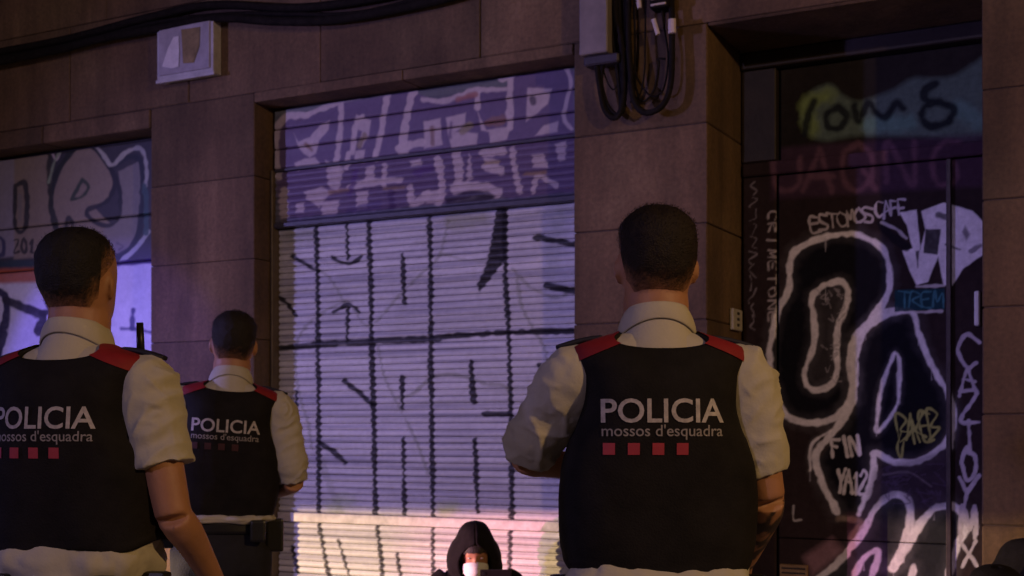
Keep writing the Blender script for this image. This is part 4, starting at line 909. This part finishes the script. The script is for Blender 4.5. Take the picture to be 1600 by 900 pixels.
    # fringe of dark hair
    P, TH, S = shell(HEAD, lambda t: 1.70 + .045 * np.clip(np.sin(t), 0, 1), lambda t: t * 0 + 1.8168, 80, 24, 2.15, .010)
    P[..., 2] -= .012 * (1 - S) * vnoise(np.stack([TH * 6, S * 3, S * 0], -1)); P[..., 0] += .004 * (vnoise(P * 90) - .5)
    link('hair', gridmesh(hd(P), True, None, True), mat('dark_hair', (.014, .010, .009), .55, .3, 60, .4, 200), root)
    for s in (-1, 1): link('eye', (lambda e: pymesh(hd(e[0]), e[1]))(ball((s * .031, .103, 1.706), (.011, .008, .006))), mat('eye_white', (.5, .48, .46), .3), root)
    tr = []
    for s, k in zip((-1, 1), knees):
        tr.append(tube(spline([(s * .09, .0, .11), tuple(k)], 14), np.linspace(.105, .078, 14), 18)); tr.append(tube(spline([tuple(k), (s * .12, .40, .09)], 14), np.linspace(.076, .06, 14), 18))
    tr.append(ball((0, 0, .115), (.20, .15, .112)))
    link('trousers', remesh(tr, .010, 4), m_trou, root)
    for s in (-1, 1):
        e = ball((s * .12, .45, .05), (.048, .135, .06), 20, 12); link('shoe', pymesh(np.column_stack([e[0][:, :2], np.maximum(e[0][:, 2], .003)]), e[1]), m_boot, root)
    return root, hands, scale
cam_dir = lambda px: math.atan2(-(px - 800), F)
r1, hands, s1 = seated(742, 5.80, math.pi + YAW + .05, .97, 'masked person in a black hood sitting on the ground against the slatted shutter', .300)
seated(1598, 5.52, math.pi + YAW + .2, 1.005, 'person in a plain black hood sitting beside the stone pier right of the door', .30, mask=False, phone=False)
seated(1549, 4.98, math.pi + YAW - .1, .985, 'person in a black cap with small white emblem, sitting beside the door', .29, mask=True, phone=False, cap=True)
# phone in the masked person's hands
hm = r1.matrix_basis @ Vector((-.10, .315, .632))
ph = empty('phone', tuple(hm), math.pi + YAW + .05); tag(ph, 'dark phone held up by the masked person in the hood', 'phone')
ph.rotation_euler = (-.15, 0, math.pi + YAW + .05)
link('case', boxmesh(-.078, .078, -.005, .005, -.04, .04, .004, 2), mat('phone_case', (.014, .010, .013), .4, .1), ph)
link('screen', boxmesh(-.072, .072, -.0065, -.0045, -.035, .035, .0008, 1), mat('phone_glass', (.02, .02, .025), .15, .05), ph)
link('lens', boxmesh(.05, .066, .0045, .0062, .012, .030, .0008, 1), mat('phone_glass', (.02, .02, .025), .15, .05), ph)

# ================================================================== LAMPS OF THE PLACE AND ONE ADDED FILL (behind and beside the camera)
def light(name, kind, loc, energy, color, parent=None, target=None, **kw):
    l = bpy.data.lights.new(name, kind); l.energy = energy; l.color = color
    for k, v_ in kw.items(): setattr(l, k, v_)
    o = bpy.data.objects.new(name, l); COL.objects.link(o); o.location = loc
    if target is not None: o.rotation_euler = (Vector(target) - Vector(loc)).to_track_quat('-Z', 'Y').to_euler()
    if parent is not None: child(o, parent)
    return o
m_pole = mat('lamp_iron', (.04, .04, .04), .5, .2)
def post_lamp(P, E, C, out, label):
    lamp = empty('post_lamp', (P[0] + out[0], P[1] + out[1], 0)); tag(lamp, label, 'street lamp'); ox, oy = out
    v, f = tube(spline([(P[0] + ox, P[1] + oy, 0), (P[0] + ox, P[1] + oy, P[2] - .3), (P[0] + ox * .75, P[1] + oy * .75, P[2] + .15), (P[0], P[1], P[2] + .22)], 30), np.linspace(.06, .03, 30), 12)
    child(link('post', pymesh(v, f), m_pole), lamp)
    v, f = tube([(P[0], P[1], P[2] + .08), (P[0], P[1], P[2] + .15), (P[0], P[1], P[2] + .24)], [.17, .14, .04], 16)
    child(link('lantern_hood', pymesh(v, f), m_pole), lamp)
    light('lantern_bulb', 'POINT', P, E, C, lamp, shadow_soft_size=.09)
post_lamp(AMBER_POS, AMBER_E, AMBER_C, (.6, -.5), 'street lamp post with an amber lantern at the right end of the street')
post_lamp(FILL_POS, FILL_E, FILL_C, (-.2, -.8), 'added fill lamp post with a cool white lantern across the street')
m_car = mat('car_paint', (.03, .035, .07), .25, .05); m_glass = mat('car_glass', (.01, .012, .014), .08, .05); m_tyre = mat('tyre', (.015, .015, .015), .8, .1)
def patrol_car(x, y, rz, label, van=False):
    root = empty('police_car', (x, y, 0), rz); tag(root, label, 'police car')
    H = 2.35 if van else 1.48
    side = [(-2.25, .30), (2.2, .30), (2.28, .55), (2.2, .62 if not van else 1.0), (1.25, .92 if not van else 1.25), (.55, H - .04), (.2, H), (-1.5, H), (-2.2, H - .45 if not van else H - .1), (-2.3, .8)]
    vv = [(px_, -.88 + (.12 if z_ > 1.0 else 0), z_) for px_, z_ in side] + [(px_, .88 - (.12 if z_ > 1.0 else 0), z_) for px_, z_ in side]; n_ = len(side)
    ff = [tuple(range(n_)), tuple(range(2 * n_ - 1, n_ - 1, -1))] + [(i, n_ + i, n_ + (i + 1) % n_, (i + 1) % n_) for i in range(n_)]
    link('body', pymesh(vv, ff, False), m_car, root)
    link('windscreen', boxmesh(.70, 1.12, -.72, .72, H - .42, H - .12, .02), m_glass, root)
    for s in (-1, 1):
        link('side_window', boxmesh(-1.3, .4, s * .80 - .03, s * .80 + .03, 1.0, H - .14, .02), m_glass, root)
        for xx in (-1.4, 1.45):
            v, f = tube([(xx, s * .74, .32), (xx, s * .92, .32)], .32, 24); link('wheel', pymesh(v, f), m_tyre, root)
    link('light_bar', boxmesh(-.35, -.05, -.6, .6, H + .005, H + .13, .03, 2), emit('beacon_blue', (.25, .2, 1.0), 2.0), root)
    return root
van = patrol_car(VAN_POS[0], VAN_POS[1], VAN_DIR, 'dark blue police van with lit headlights and blue roof bar facing the shutters', True)
fd = Vector((math.cos(VAN_DIR), math.sin(VAN_DIR), 0)); sd_ = Vector((-fd.y, fd.x, 0)); VP = Vector((VAN_POS[0], VAN_POS[1], 0))
light('beacon_wash', 'SPOT', VP + fd * .45 + Vector((0, 0, 2.62)), WASH_E, WASH_C, None, (-3.1, 6.2, .70), shadow_soft_size=.12, spot_size=math.radians(56), spot_blend=.9)
light('beacon', 'SPOT', VP + fd * .45 - sd_ * .4 + Vector((0, 0, 2.62)), 1500, (.15, .10, 1.0), None, (-6.1, 6.1, 1.50), shadow_soft_size=.03, spot_size=math.radians(16), spot_blend=.35)
m_shade = mat('headlamp_black', (.01, .01, .01), .6, .1)
HZL = .72
for sy, colr, en, tx, cone in [(.66, (1.0, .68, .32), HEAD_E * 1.25, -2.9, 62), (-.66, (.95, .24, .55), HEAD_E * 1.05, -2.85, 16)]:
    hl = empty('headlamp', (2.34, sy, HZL)); hl.parent = van
    o = box('reflector', -.10, -.02, -.10, .10, -.08, .03, m_shade, hl, bev=.01)
    o = box('cut_off_shade', -.02, .60, -.20, .20, .012, .02, m_shade, hl, bev=0)
    wpn = VP + fd * 2.34 + sd_ * sy + Vector((0, 0, HZL))
    light('beam', 'SPOT', wpn, en, colr, None, (tx, 6.2, .45), shadow_soft_size=.004, spot_size=math.radians(cone), spot_blend=1.0)
